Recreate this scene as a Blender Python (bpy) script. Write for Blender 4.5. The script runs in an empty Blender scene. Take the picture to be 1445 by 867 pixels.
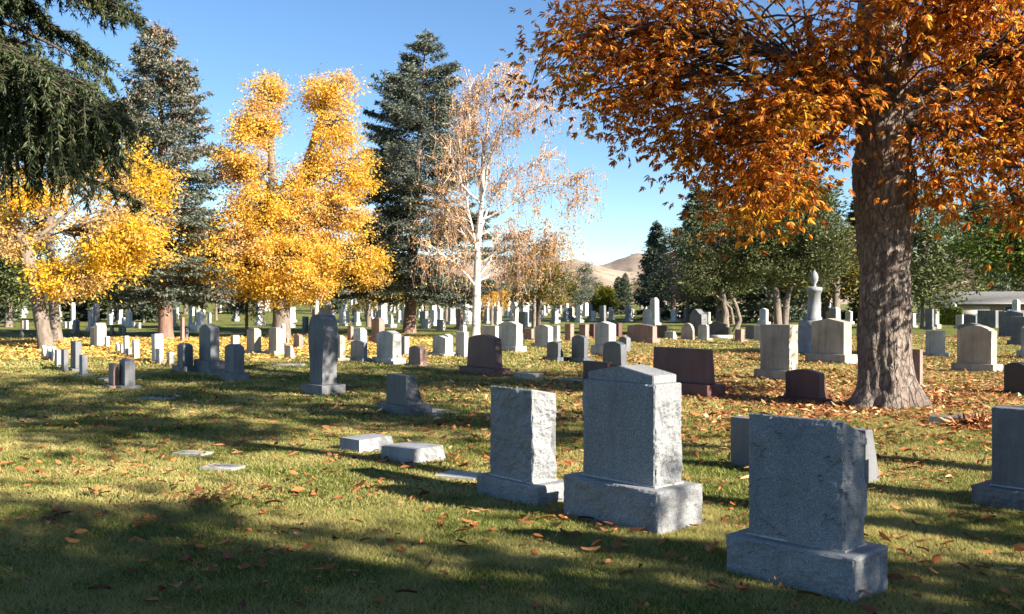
import bpy, bmesh, math, random
import numpy as np
from mathutils import Vector, noise as mn

S = bpy.context.scene
R = math.radians
COL = S.collection
rng = np.random.default_rng(7)
random.seed(7)

# ------------------------------------------------------------------ camera, sky, sun
F = 1350.0; CX = 722.5; HZ = 428.0; EYE = 1.6
cam = bpy.data.cameras.new('camera'); co = bpy.data.objects.new('camera', cam); COL.objects.link(co)
cam.sensor_width = 36; cam.lens = F / 1445 * 36
cam.clip_start = .05; cam.clip_end = 12000
co.location = (0, 0, EYE); co.rotation_euler = (R(90) - math.atan((433.5 - HZ) / F), 0, 0)
cam.dof.use_dof = True; cam.dof.focus_distance = 8.5; cam.dof.aperture_fstop = 8.0
S.camera = co

SUN_AZ = math.atan2(.83, -.56); SUN_EL = R(27)
w = bpy.data.worlds.new('World'); S.world = w; w.use_nodes = True
nt = w.node_tree; bg = nt.nodes['Background']
sky = nt.nodes.new('ShaderNodeTexSky'); sky.sky_type = 'NISHITA'; sky.sun_disc = False
sky.sun_elevation = SUN_EL; sky.sun_rotation = SUN_AZ
sky.altitude = 1300; sky.air_density = 1.0; sky.dust_density = 0.0; sky.ozone_density = 2.6
hs_ = nt.nodes.new('ShaderNodeHueSaturation'); hs_.inputs['Saturation'].default_value = 1.12; nt.links.new(sky.outputs[0], hs_.inputs['Color'])
nt.links.new(hs_.outputs[0], bg.inputs[0]); bg.inputs[1].default_value = .046
sl = bpy.data.lights.new('sun', 'SUN'); so = bpy.data.objects.new('sun', sl); COL.objects.link(so)
sl.energy = 4.2; sl.angle = R(.5); sl.color = (1, .91, .77)
sd = Vector((math.sin(SUN_AZ) * math.cos(SUN_EL), math.cos(SUN_AZ) * math.cos(SUN_EL), math.sin(SUN_EL)))
so.rotation_euler = sd.to_track_quat('Z', 'Y').to_euler(); so.location = (20, -14, 18)
S.view_settings.view_transform = 'Standard'; S.view_settings.look = 'None'
S.view_settings.exposure = 2.12; S.view_settings.gamma = 1; S.view_settings.use_curve_mapping = False
S.cycles.max_bounces = 5; S.cycles.transparent_max_bounces = 4
S.cycles.diffuse_bounces = 3; S.cycles.glossy_bounces = 2; S.cycles.transmission_bounces = 3

# ------------------------------------------------------------------ materials
def hexv(c): return (c[0], c[1], c[2], 1)

def new_mat(name):
    m = bpy.data.materials.new(name); m.use_nodes = True
    n = m.node_tree; b = n.nodes['Principled BSDF']
    return m, n, b

def N(n, t, **kw):
    x = n.nodes.new(t)
    for k, v in kw.items():
        if hasattr(x, k): setattr(x, k, v)
        else: x.inputs[k.replace('_', ' ')].default_value = v
    return x

def noise_tex(n, scale, detail=4, vec=None, rough=.55, dist=0):
    x = n.nodes.new('ShaderNodeTexNoise'); x.inputs['Scale'].default_value = scale
    x.inputs['Detail'].default_value = detail; x.inputs['Roughness'].default_value = rough
    x.inputs['Distortion'].default_value = dist
    if vec is not None: n.links.new(vec, x.inputs['Vector'])
    return x

def ramp(n, src, stops, interp='LINEAR'):
    r = n.nodes.new('ShaderNodeValToRGB'); r.color_ramp.interpolation = interp
    e = r.color_ramp.elements
    while len(e) < len(stops): e.new(.5)
    for i, (p, c) in enumerate(stops):
        e[i].position = p; e[i].color = hexv(c) if hasattr(c, '__len__') else (c, c, c, 1)
    n.links.new(src, r.inputs[0]); return r

def mix(n, fac, a, b, mode='MIX'):
    x = n.nodes.new('ShaderNodeMix'); x.data_type = 'RGBA'; x.blend_type = mode
    for s, v in ((0, fac), (6, a), (7, b)):
        if hasattr(v, 'links'): n.links.new(v, x.inputs[s])
        elif s == 0: x.inputs[0].default_value = v
        else: x.inputs[s].default_value = hexv(v)
    return x.outputs[2]

def bump(n, b, h, strength, dist=.01):
    x = n.nodes.new('ShaderNodeBump'); x.inputs['Strength'].default_value = strength
    x.inputs['Distance'].default_value = dist
    n.links.new(h, x.inputs['Height']); n.links.new(x.outputs[0], b.inputs['Normal'])
    return x

def granite(name, lo, hi, rough=.75, speck=380, stain=.35, scale_bump=60):
    m, n, b = new_mat(name)
    tc = n.nodes.new('ShaderNodeTexCoord').outputs['Object']
    a = noise_tex(n, speck, 2, tc, .7)
    r = ramp(n, a.outputs[0], [(.30, [c * .6 for c in lo]), (.44, lo), (.58, hi), (.74, [min(1, c * 1.2) for c in hi])])
    big = noise_tex(n, 2.3, 5, tc, .6)
    mp = n.nodes.new('ShaderNodeMapping'); mp.inputs['Scale'].default_value = (9, 9, .9); n.links.new(tc, mp.inputs[0])
    st = noise_tex(n, 1.2, 4, mp.outputs[0], .6)
    s1 = ramp(n, big.outputs[0], [(.3, 1 - stain), (.6, 1.0)])
    s2 = ramp(n, st.outputs[0], [(.35, 1 - stain * .7), (.6, 1.0)])
    c = mix(n, 1.0, r.outputs[0], s1.outputs[0], 'MULTIPLY'); c = mix(n, 1.0, c, s2.outputs[0], 'MULTIPLY')
    # lichen freckles
    li = noise_tex(n, 24, 5, tc, .7); lr = ramp(n, li.outputs[0], [(.63, 0.0), (.70, .45)])
    c = mix(n, lr.outputs[0], c, [x * .55 + .03 for x in lo])
    n.links.new(c, b.inputs['Base Color']); b.inputs['Roughness'].default_value = rough
    hb = noise_tex(n, scale_bump, 8, tc, .7)
    bump(n, b, hb.outputs[0], .55, .012)
    return m

M = {}
M['grey'] = granite('grey_granite', (.20, .21, .225), (.34, .35, .36))
M['blue'] = granite('blue_grey_granite', (.13, .14, .15), (.33, .335, .34), speck=230, stain=.2, scale_bump=110)
M['light'] = granite('light_granite', (.42, .40, .36), (.56, .54, .49))
M['white'] = granite('white_marble', (.58, .56, .51), (.70, .68, .63), stain=.3, speck=40)
M['tan'] = granite('tan_granite', (.36, .30, .235), (.48, .41, .33))
M['dark'] = granite('dark_granite', (.065, .075, .085), (.12, .13, .145), rough=.45)
M['black'] = granite('black_granite', (.012, .012, .014), (.03, .03, .034), rough=.3, stain=.1)
M['maroon'] = granite('maroon_granite', (.085, .030, .030), (.16, .065, .058), rough=.5)
M['rose'] = granite('rose_granite', (.24, .14, .115), (.36, .23, .19), rough=.65)
M['slate'] = granite('slate_granite', (.12, .125, .135), (.20, .205, .215), rough=.7)

def leaf_mat(name, stops, trans=.35, patch=None, rough=.6, patch_scale=.6, gloss=.3):
    m, n, b = new_mat(name)
    g = n.nodes.new('ShaderNodeNewGeometry'); tc = n.nodes.new('ShaderNodeTexCoord').outputs['Object']
    r = ramp(n, g.outputs['Random Per Island'], stops)
    c = r.outputs[0]
    if patch:
        p = noise_tex(n, patch_scale, 3, tc); pr = ramp(n, p.outputs[0], [(patch[1], 0.0), (patch[2], 1.0)])
        c = mix(n, pr.outputs[0], c, patch[0])
    n.links.new(c, b.inputs['Base Color']); b.inputs['Roughness'].default_value = rough
    b.inputs['Specular IOR Level'].default_value = gloss
    t = n.nodes.new('ShaderNodeBsdfTranslucent'); n.links.new(c, t.inputs[0])
    ms = n.nodes.new('ShaderNodeMixShader'); ms.inputs[0].default_value = trans
    n.links.new(b.outputs[0], ms.inputs[1]); n.links.new(t.outputs[0], ms.inputs[2])
    n.links.new(ms.outputs[0], n.nodes['Material Output'].inputs[0])
    return m

M['chestnut_leaf'] = leaf_mat('chestnut_leaf', [(0, (.20, .05, .012)), (.3, (.46, .13, .02)), (.6, (.66, .23, .03)), (.85, (.76, .36, .045)), (1, (.80, .56, .10))],
                              .58, ((.66, .38, .03), .57, .68), patch_scale=.9)
M['yellow_leaf'] = leaf_mat('yellow_leaf', [(0, (.66, .36, .05)), (.4, (.78, .47, .055)), (.8, (.82, .56, .08)), (1, (.82, .62, .20))], .5, ((.70, .46, .20), .50, .64), patch_scale=.45)
M['gold_leaf'] = leaf_mat('gold_leaf', [(0, (.62, .35, .03)), (.4, (.76, .47, .03)), (1, (.80, .56, .06))], .5, ((.56, .38, .19), .47, .58), patch_scale=.5)
M['birch_leaf'] = leaf_mat('birch_leaf', [(0, (.40, .20, .10)), (.5, (.62, .32, .10)), (1, (.72, .46, .15))], .4)
M['amber_leaf'] = leaf_mat('amber_leaf', [(0, (.40, .20, .03)), (1, (.62, .38, .06))], .4)
M['olive_leaf'] = leaf_mat('olive_leaf', [(0, (.05, .06, .012)), (.6, (.13, .12, .02)), (1, (.30, .20, .03))], .35)
M['green_leaf'] = leaf_mat('green_leaf', [(0, (.03, .07, .008)), (.6, (.08, .14, .014)), (1, (.22, .24, .02))], .4)
M['gold_cedar'] = leaf_mat('gold_cedar', [(0, (.07, .09, .01)), (1, (.20, .19, .015))], .25)
M['spruce'] = leaf_mat('spruce_needle', [(0, (.04, .058, .035)), (.6, (.085, .11, .07)), (1, (.14, .165, .11))], .15)
M['blue_spruce'] = leaf_mat('blue_spruce_needle', [(0, (.055, .07, .05)), (.6, (.11, .13, .10)), (1, (.20, .22, .17))], .12)
M['near_spruce'] = leaf_mat('near_spruce_needle', [(0, (.02, .035, .014)), (.6, (.055, .078, .03)), (1, (.13, .15, .065))], .2)
M['juniper'] = leaf_mat('juniper_leaf', [(0, (.03, .042, .012)), (.6, (.08, .098, .03)), (1, (.17, .175, .06))], .2)
M['cone'] = leaf_mat('spruce_cone', [(0, (.14, .08, .045)), (1, (.30, .20, .12))], .05)
M['mauve_leaf'] = leaf_mat('mauve_leaf', [(0, (.10, .045, .045)), (1, (.24, .15, .13))], .3)
M['litter'] = leaf_mat('fallen_leaf', [(0, (.11, .04, .018)), (.3, (.27, .10, .035)), (.6, (.44, .18, .06)), (.85, (.56, .32, .14)), (1, (.66, .50, .30))], .15, rough=.65, gloss=.25)
M['near_litter'] = leaf_mat('brown_fallen_leaf', [(0, (.10, .035, .016)), (.35, (.24, .085, .03)), (.7, (.38, .15, .05)), (.95, (.44, .21, .08)), (1, (.50, .33, .18))], .15, rough=.7, gloss=.2)
M['carpet'] = leaf_mat('yellow_fallen_leaf', [(0, (.36, .18, .06)), (.4, (.60, .36, .09)), (1, (.80, .60, .16))], .2)
M['grass'] = leaf_mat('grass_blade', [(0, (.05, .09, .012)), (.4, (.105, .155, .024)), (.7, (.23, .24, .06)), (1, (.52, .43, .20))],
                      .35, ((.46, .39, .15), .40, .64), patch_scale=.8, gloss=.04, rough=.85)

def bark(name, lo, hi, scale=7, stretch=.18, depth=.04, patch=None):
    m, n, b = new_mat(name)
    tc = n.nodes.new('ShaderNodeTexCoord').outputs['Object']
    mp = n.nodes.new('ShaderNodeMapping'); mp.inputs['Scale'].default_value = (1, 1, stretch); n.links.new(tc, mp.inputs[0])
    a = noise_tex(n, scale, 10, mp.outputs[0], .78, .6)
    r = ramp(n, a.outputs[0], [(.32, lo), (.62, hi)])
    c = r.outputs[0]
    if patch:
        p = noise_tex(n, 2.2, 4, tc); pr = ramp(n, p.outputs[0], [(.5, 0.0), (.62, 1.0)])
        c = mix(n, pr.outputs[0], c, patch)
    n.links.new(c, b.inputs['Base Color']); b.inputs['Roughness'].default_value = .9
    bump(n, b, a.outputs[0], 1.0, depth)
    return m
M['bark'] = bark('grey_brown_bark', (.07, .052, .04), (.23, .185, .15), 9, .22, .05)
M['chestnut_bark'] = bark('chestnut_bark', (.08, .06, .05), (.42, .34, .285), 13, .42, .09, (.24, .18, .15))
n_ = M['chestnut_bark'].node_tree; b_ = n_.nodes['Principled BSDF']
tc_ = n_.nodes.new('ShaderNodeTexCoord').outputs['Object']; mp_ = n_.nodes.new('ShaderNodeMapping'); mp_.inputs['Scale'].default_value = (1, 1, .38); n_.links.new(tc_, mp_.inputs[0])
wn = noise_tex(n_, 4, 4, mp_.outputs[0], .6); ad = n_.nodes.new('ShaderNodeMixRGB'); ad.blend_type = 'ADD'; ad.inputs[0].default_value = .22; n_.links.new(mp_.outputs[0], ad.inputs[1]); n_.links.new(wn.outputs['Color'], ad.inputs[2])
vo = n_.nodes.new('ShaderNodeTexVoronoi'); vo.feature = 'DISTANCE_TO_EDGE'; vo.inputs['Scale'].default_value = 13; n_.links.new(ad.outputs[0], vo.inputs['Vector'])
cr = ramp(n_, vo.outputs['Distance'], [(0, .35), (.16, 1.0)])
old = b_.inputs['Base Color'].links[0].from_socket; n_.links.new(mix(n_, .65, old, cr.outputs[0], 'MULTIPLY'), b_.inputs['Base Color'])
bp = b_.inputs['Normal'].links[0].from_node; b2_ = n_.nodes.new('ShaderNodeBump'); b2_.inputs['Distance'].default_value = .05; n_.links.new(cr.outputs[0], b2_.inputs['Height']); n_.links.new(bp.outputs[0], b2_.inputs['Normal']); n_.links.new(b2_.outputs[0], b_.inputs['Normal'])
M['red_bark'] = bark('reddish_bark', (.08, .045, .035), (.26, .155, .115), 9, .2)
M['twig'] = bark('dark_twig', (.05, .035, .028), (.12, .09, .07), 20)
M['birch_bark'] = bark('white_birch_bark', (.34, .30, .27), (.62, .59, .55), 5, 3.0, .01)
n_ = M['birch_bark'].node_tree
b_ = n_.nodes['Principled BSDF']; old = b_.inputs['Base Color'].links[0].from_socket
tc_ = n_.nodes.new('ShaderNodeTexCoord').outputs['Object']; mp_ = n_.nodes.new('ShaderNodeMapping'); mp_.inputs['Scale'].default_value = (2.2, 2.2, 5); n_.links.new(tc_, mp_.inputs[0])
q_ = noise_tex(n_, 1.6, 5, mp_.outputs[0], .7); r_ = ramp(n_, q_.outputs[0], [(.56, 0.0), (.62, .9)])
n_.links.new(mix(n_, r_.outputs[0], old, (.10, .075, .06)), b_.inputs['Base Color'])
M['twig_red'] = bark('birch_twig', (.28, .19, .15), (.48, .36, .30), 20)

# ------------------------------------------------------------------ ground shape
def sm(t): t = np.clip(t, 0, 1); return t * t * (3 - 2 * t)
def hgt(x, y):
    x = np.asarray(x, float); y = np.asarray(y, float)
    q = x / np.maximum(y, 5)
    left = 1 - sm((q + .12) / .2)
    right = sm((q - .3) / .12)
    h = 2.6 * sm((y - 75) / 150) * left + .5 * sm((y - 90) / 120) * (1 - left) - 1.1 * sm((y - 70) / 70) * right
    h = h + .035 * np.sin(x * .55 + 1.3) * np.sin(y * .42 + .4) + .02 * np.sin(x * 1.3 - y * .9)
    return h
def G(px, py):
    """ground point seen at a photo pixel"""
    z = 0.0
    for _ in range(8):
        y = (EYE - z) * F / max(py - HZ, 2.0); x = (px - CX) / F * y
        z = float(hgt(x, y)) if y < 400 else 0
    return x, y
def gz(x, y): return float(hgt(x, y))

# ------------------------------------------------------------------ object helpers
def link(o, parent=None):
    COL.objects.link(o)
    if parent is not None: o.parent = parent
    return o
def thing(name, label, cat, loc=(0, 0, 0), rz=0, group=None):
    o = bpy.data.objects.new(name, None); link(o); o.location = loc; o.rotation_euler = (0, 0, rz)
    o.empty_display_size = .2; o['label'] = label; o['category'] = cat
    if group: o['group'] = group
    return o
def mesh_obj(name, me, mat, parent=None):
    me.name = name; me.materials.clear(); me.materials.append(mat)
    o = bpy.data.objects.new(name, me); return link(o, parent)
def bm_obj(name, bm, mat, parent=None, smooth=False):
    me = bpy.data.meshes.new(name); bm.normal_update(); bm.to_mesh(me); bm.free()
    if smooth: me.polygons.foreach_set('use_smooth', np.ones(len(me.polygons), bool))
    return mesh_obj(name, me, mat, parent)
def tag(o, label, cat, group=None):
    o['label'] = label; o['category'] = cat
    if group: o['group'] = group
    return o
def structure(o): o['kind'] = 'structure'; return o

def np_mesh(name, V, Q, smooth=False):
    """V (n,3); Q (m,k) faces, all of k corners"""
    me = bpy.data.meshes.new(name); k = Q.shape[1]
    me.vertices.add(len(V)); me.vertices.foreach_set('co', np.ascontiguousarray(V, np.float32).ravel())
    me.loops.add(Q.size); me.loops.foreach_set('vertex_index', np.ascontiguousarray(Q, np.int32).ravel())
    me.polygons.add(len(Q)); me.polygons.foreach_set('loop_start', np.arange(0, Q.size, k, dtype=np.int32))
    if smooth: me.polygons.foreach_set('use_smooth', np.ones(len(Q), bool))
    me.update(calc_edges=True)
    return me

DIAMOND = (np.array([(0, 0, 0), (.45, .5, .07), (1, 0, 0), (.45, -.5, .07)], float), np.array([(0, 1, 2, 3)]))
FOLD = (np.array([(0, 0, 0), (.5, 0, -.06), (1, 0, -.12), (.6, .5, .06), (.6, -.5, .06)], float), np.array([(0, 1, 2, 3), (0, 4, 2, 1)]))
_u = [(0, .08, 0), (.35, .40, .04), (.72, .5, .03), (1, .05, -.03)]
CURL = (np.array([(u, s * v, abs(s) * .10 + z) for (u, v, z) in _u for s in (-1, 0, 1)], float),
        np.array([(i * 3 + j, i * 3 + j + 1, i * 3 + j + 4, i * 3 + j + 3) for i in range(3) for j in range(2)]))

def nrm(a): return a / np.maximum(np.linalg.norm(a, axis=-1, keepdims=True), 1e-9)
def cards(P, D, L, W, tpl, up=None, r=rng, thick=None):
    n = len(P); D = nrm(D)
    if up is None: up = nrm(r.normal(0, 1, (n, 3)) + np.array([0, 0, .8]))
    Sx = nrm(np.cross(D, up)); Nn = np.cross(Sx, D)
    T, Fc = tpl; k = len(T)
    L = np.broadcast_to(L, (n,)); W = np.broadcast_to(W, (n,))
    V = (P[:, None, :] + D[:, None, :] * (L[:, None] * T[:, 0])[..., None] + Sx[:, None, :] * (W[:, None] * T[:, 1])[..., None]
         + Nn[:, None, :] * (L[:, None] * T[:, 2])[..., None])
    Q = (np.arange(n)[:, None, None] * k + Fc[None]).reshape(-1, Fc.shape[1])
    return V.reshape(-1, 3), Q

class MB:
    def __init__(s): s.V = []; s.Q = []; s.n = 0
    def add(s, V, Q): s.V.append(V); s.Q.append(Q + s.n); s.n += len(V)
    def tube(s, pts, rad, k=6):
        pts = np.asarray(pts, float); rad = np.asarray(rad, float); m = len(pts)
        T = nrm(np.gradient(pts, axis=0)); ref = np.array([0, 0, 1.]) if abs(T[0][2]) < .9 else np.array([1., 0, 0])
        U = nrm(np.cross(T, ref)); W = np.cross(T, U)
        a = np.arange(k) / k * 2 * np.pi
        V = pts[:, None] + rad[:, None, None] * (np.cos(a)[None, :, None] * U[:, None] + np.sin(a)[None, :, None] * W[:, None])
        i = np.arange(m - 1)[:, None] * k; j = np.arange(k)[None]; j2 = (j + 1) % k
        Q = np.stack([i + j, i + j2, i + k + j2, i + k + j], -1).reshape(-1, 4)
        s.add(V.reshape(-1, 3), Q)
    def obj(s, name, mat, parent=None, smooth=False):
        if not s.V: return None
        return mesh_obj(name, np_mesh(name, np.concatenate(s.V), np.concatenate(s.Q), smooth), mat, parent)

def curve(a, b, sag=0, n=6, wob=0, r=rng):
    a = np.asarray(a, float); b = np.asarray(b, float); t = np.linspace(0, 1, n)[:, None]
    p = a * (1 - t) + b * t; p[:, 2] += sag * np.sin(np.pi * t[:, 0])
    if wob: p[1:-1] += r.normal(0, wob, (n - 2, 3))
    return p

# ------------------------------------------------------------------ ground, hills
def axis(a, b, fine0, fine1, step, grow=1.12):
    v = list(np.arange(fine0, fine1 + 1e-6, step)); s = step
    while v[-1] < b: s *= grow; v.append(v[-1] + s)
    s = step; lo = []
    x = v[0]
    while x > a: s *= grow; x -= s; lo.append(x)
    return np.array(lo[::-1] + v)
xs = axis(-5000, 5000, -30, 30, .5); ys = axis(-400, 6000, -8, 60, .5, 1.1)
X, Y = np.meshgrid(xs, ys); Z = hgt(X, Y) - .004 * 0
V = np.stack([X, Y, Z], -1).reshape(-1, 3); nx = len(xs); ny = len(ys)
i = np.arange(ny - 1)[:, None] * nx + np.arange(nx - 1)[None]
Q = np.stack([i, i + 1, i + nx + 1, i + nx], -1).reshape(-1, 4)
m, n, b = new_mat('lawn')
tc = n.nodes.new('ShaderNodeTexCoord').outputs['Object']
g1 = noise_tex(n, .9, 4, tc); g2 = noise_tex(n, 9, 6, tc, .7); g3 = noise_tex(n, 60, 3, tc, .8); g4 = noise_tex(n, .12, 3, tc)
c1 = ramp(n, g3.outputs[0], [(.3, (.035, .05, .010)), (.5, (.10, .13, .024)), (.7, (.21, .21, .055))])
c2 = ramp(n, g3.outputs[0], [(.3, (.09, .075, .025)), (.5, (.22, .20, .065)), (.7, (.38, .33, .14))])
fa = ramp(n, g1.outputs[0], [(.42, 0.0), (.66, .9)])
c = mix(n, fa.outputs[0], c1.outputs[0], c2.outputs[0])
fb = ramp(n, g2.outputs[0], [(.40, .75), (.6, 1.0)])
c = mix(n, 1.0, c, fb.outputs[0], 'MULTIPLY')
n.links.new(c, b.inputs['Base Color']); b.inputs['Roughness'].default_value = .95; b.inputs['Specular IOR Level'].default_value = .1
bump(n, b, g3.outputs[0], 1.0, .05)
M['lawn'] = m
structure(mesh_obj('ground', np_mesh('ground', V, Q, True), m))

def hill(name, pts, y0, depth, mat, seed):
    """a ridge of rolling terrain; pts = (bearing tangent, crest height) pairs at distance y0+depth/2"""
    nxs, nys = 240, 40
    k = np.linspace(pts[0][0], pts[-1][0], nxs); hs = np.interp(k, [p[0] for p in pts], [p[1] for p in pts])
    V = np.zeros((nys, nxs, 3))
    for j in range(nys):
        t = j / (nys - 1); y = y0 + depth * t; x = k * (y0 + depth * .5)
        V[j, :, 0] = x; V[j, :, 1] = y
        env = math.sin(math.pi * min(1, t)) ** .8
        nz = np.array([mn.fractal(Vector((xx * .004 + seed, y * .004, seed)), .9, 2.1, 6) for xx in x])
        gul = np.array([abs(mn.noise(Vector((xx * .012 + seed, y * .003, 1)))) for xx in x])
        V[j, :, 2] = (hs * env + (nz * .09 - gul * .12) * hs.mean() * math.sin(math.pi * t) ** .5) - 5
    i = np.arange(nys - 1)[:, None] * nxs + np.arange(nxs - 1)[None]
    Q = np.stack([i, i + 1, i + nxs + 1, i + nxs], -1).reshape(-1, 4)
    return structure(mesh_obj(name, np_mesh(name, V.reshape(-1, 3), Q, True), mat))
def hillmat(name, a, bb, sc):
    m, n, b = new_mat(name); tc = n.nodes.new('ShaderNodeTexCoord').outputs['Object']
    q = noise_tex(n, .006, 8, tc, .65); r = ramp(n, q.outputs[0], [(.38, a), (.58, bb)])
    s = noise_tex(n, sc, 3, tc, .6); r2 = ramp(n, s.outputs[0], [(.55, 1.0), (.66, .55)])
    n.links.new(mix(n, 1.0, r.outputs[0], r2.outputs[0], 'MULTIPLY'), b.inputs['Base Color']); b.inputs['Roughness'].default_value = 1
    return m
hm = hillmat('dry_hill_grass', (.19, .14, .10), (.31, .235, .175), .05)
hd = hillmat('distant_sage_slope', (.13, .105, .11), (.20, .165, .155), .03)
K = lambda px: (px - CX) / F
hill('hills', [(K(-900), 70), (K(-200), 85), (K(200), 70), (K(330), 60), (K(460), 98), (K(500), 90), (K(560), 70), (K(640), 108), (K(690), 118), (K(730), 86), (K(770), 78),
               (K(800), 92), (K(812), 94), (K(840), 82), (K(870), 70), (K(930), 66), (K(1100), 50), (K(2200), 60)], 1500, 900, hm, 3.1)
hill('mountain', [(K(500), 40), (K(640), 60), (K(780), 60), (K(830), 118), (K(850), 150), (K(893), 208), (K(930), 215), (K(1050), 230), (K(1400), 150), (K(2000), 120)], 3200, 1600, hd, 8.7)
hill('hills', [(K(780), 30), (K(830), 104), (K(870), 132), (K(900), 150), (K(960), 130), (K(1200), 80), (K(1900), 60)], 2300, 800, hm, 5.3)

# ------------------------------------------------------------------ headstones
ROW = R(-55)
GH = 'headstones standing in rows on the lawn'

def outline(kind, w, h, a=.5):
    hw = w / 2
    def arc(rise, n=10): return [(hw * math.cos(math.pi * t / n), h - rise + rise * math.sin(math.pi * t / n)) for t in range(n + 1)]
    if kind == 'flat': top = [(hw, h), (-hw, h)]
    elif kind == 'serp':
        rise = .12 * h; n = 12
        top = [(hw - w * t / n, h - rise + rise * math.sin(math.pi * t / n) ** 1.0) for t in range(n + 1)]
    elif kind == 'peak': top = [(hw, h - .1 * h), (0, h), (-hw, h - .1 * h)]
    elif kind == 'shoulder':
        top = [(hw, h * .86), (hw * .86, h * .86), (hw * .82, h * .90), (hw * .4, h * .975), (0, h), (-hw * .4, h * .975), (-hw * .82, h * .90), (-hw * .86, h * .86), (-hw, h * .86)]
    elif kind == 'round': top = arc(min(hw, .5 * h))
    elif kind == 'oval':
        r_ = [(.80, 0), (.84, .08), (.80, .2), (.84, .34), (.93, .48), (1.0, .62), (1.0, .72), (.95, .82), (.83, .90), (.62, .96), (.35, .99), (0, 1)]
        return [(-x * hw, z * h) for x, z in r_] + [(x * hw, z * h) for x, z in r_[::-1][1:]]
    elif kind == 'wave':
        top = [(hw - w * t / 14, h * (.8 + .2 * math.sin(math.pi * (t / 14) ** 1.3) ** 1.5)) for t in range(15)]
    else: top = [(hw, h), (-hw, h)]
    return [(-hw, 0)] + [] + [(hw, 0)] + top if kind != 'oval' else top

def tablet_bm(kind, w, d, h, rough=0, tw=1.0, td=1.0, seed=0, bev=.008, lean=0):
    """outline extruded through the depth; tw/td narrow the top in width/depth"""
    bm = bmesh.new()
    if kind in ('obelisk', 'hip'):
        ti = .62 if kind == 'obelisk' else .97; hz = h * (.88 if kind == 'obelisk' else .9); tip = .03 if kind == 'obelisk' else .55
        rings = []
        for (s, z) in ((1, 0), (ti, hz), (tip, h)):
            rings.append([bm.verts.new((sx * w / 2 * s, sy * d / 2 * s, z)) for sx, sy in ((-1, -1), (1, -1), (1, 1), (-1, 1))])
        bm.faces.new(rings[0][::-1]); bm.faces.new(rings[-1])
        for a, b_ in zip(rings, rings[1:]):
            for i in range(4): bm.faces.new((a[i], a[(i + 1) % 4], b_[(i + 1) % 4], b_[i]))
    else:
        o = outline(kind, w, h); pts = []
        st = .035 if rough else 9
        m = len(o)
        for i in range(m):
            a, b_ = o[i], o[(i + 1) % m]; L = math.dist(a, b_); kk = max(1, int(L / st))
            if a[1] == 0 and b_[1] == 0: kk = 1
            pts += [(a[0] + (b_[0] - a[0]) * t / kk, a[1] + (b_[1] - a[1]) * t / kk) for t in range(kk)]
        ks = max(1, int(d / .035)) if rough else 1
        rings = []
        for j in range(ks + 1):
            y = -d / 2 + d * j / ks; ring = []
            for (x, z) in pts:
                s = 1 - (1 - tw) * z / h; q = 1 - (1 - td) * z / h
                xx = x * s; yy = -d / 2 + (y + d / 2) * q
                if rough and abs(x) > .45 * w and z > .02:
                    f = mn.fractal(Vector((seed * 3.1 + xx * 3, yy * 7, z * 5)), .8, 2.2, 3)
                    c = mn.noise(Vector((seed + yy * 22, z * 17, xx)))
                    xx += (1 if x > 0 else -1) * (f * rough + c * rough * .35 - rough * .3) * (.45 if j in (0, ks) else 1)
                ring.append(bm.verts.new((xx, yy, z)))
            rings.append(ring)
        bm.faces.new(rings[0]); bm.faces.new(rings[-1][::-1])
        n_ = len(pts)
        for a, b_ in zip(rings, rings[1:]):
            for i in range(n_): bm.faces.new((a[(i + 1) % n_], a[i], b_[i], b_[(i + 1) % n_]))
    bmesh.ops.recalc_face_normals(bm, faces=bm.faces)
    if bev:
        ed = [e for e in bm.edges if len(e.link_faces) == 2 and e.calc_face_angle(0) > .6 and e.calc_length() > .03]
        if not rough: bmesh.ops.bevel(bm, geom=ed, offset=min(bev, d * .1), segments=2, affect='EDGES', profile=.6)
    return bm

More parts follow.
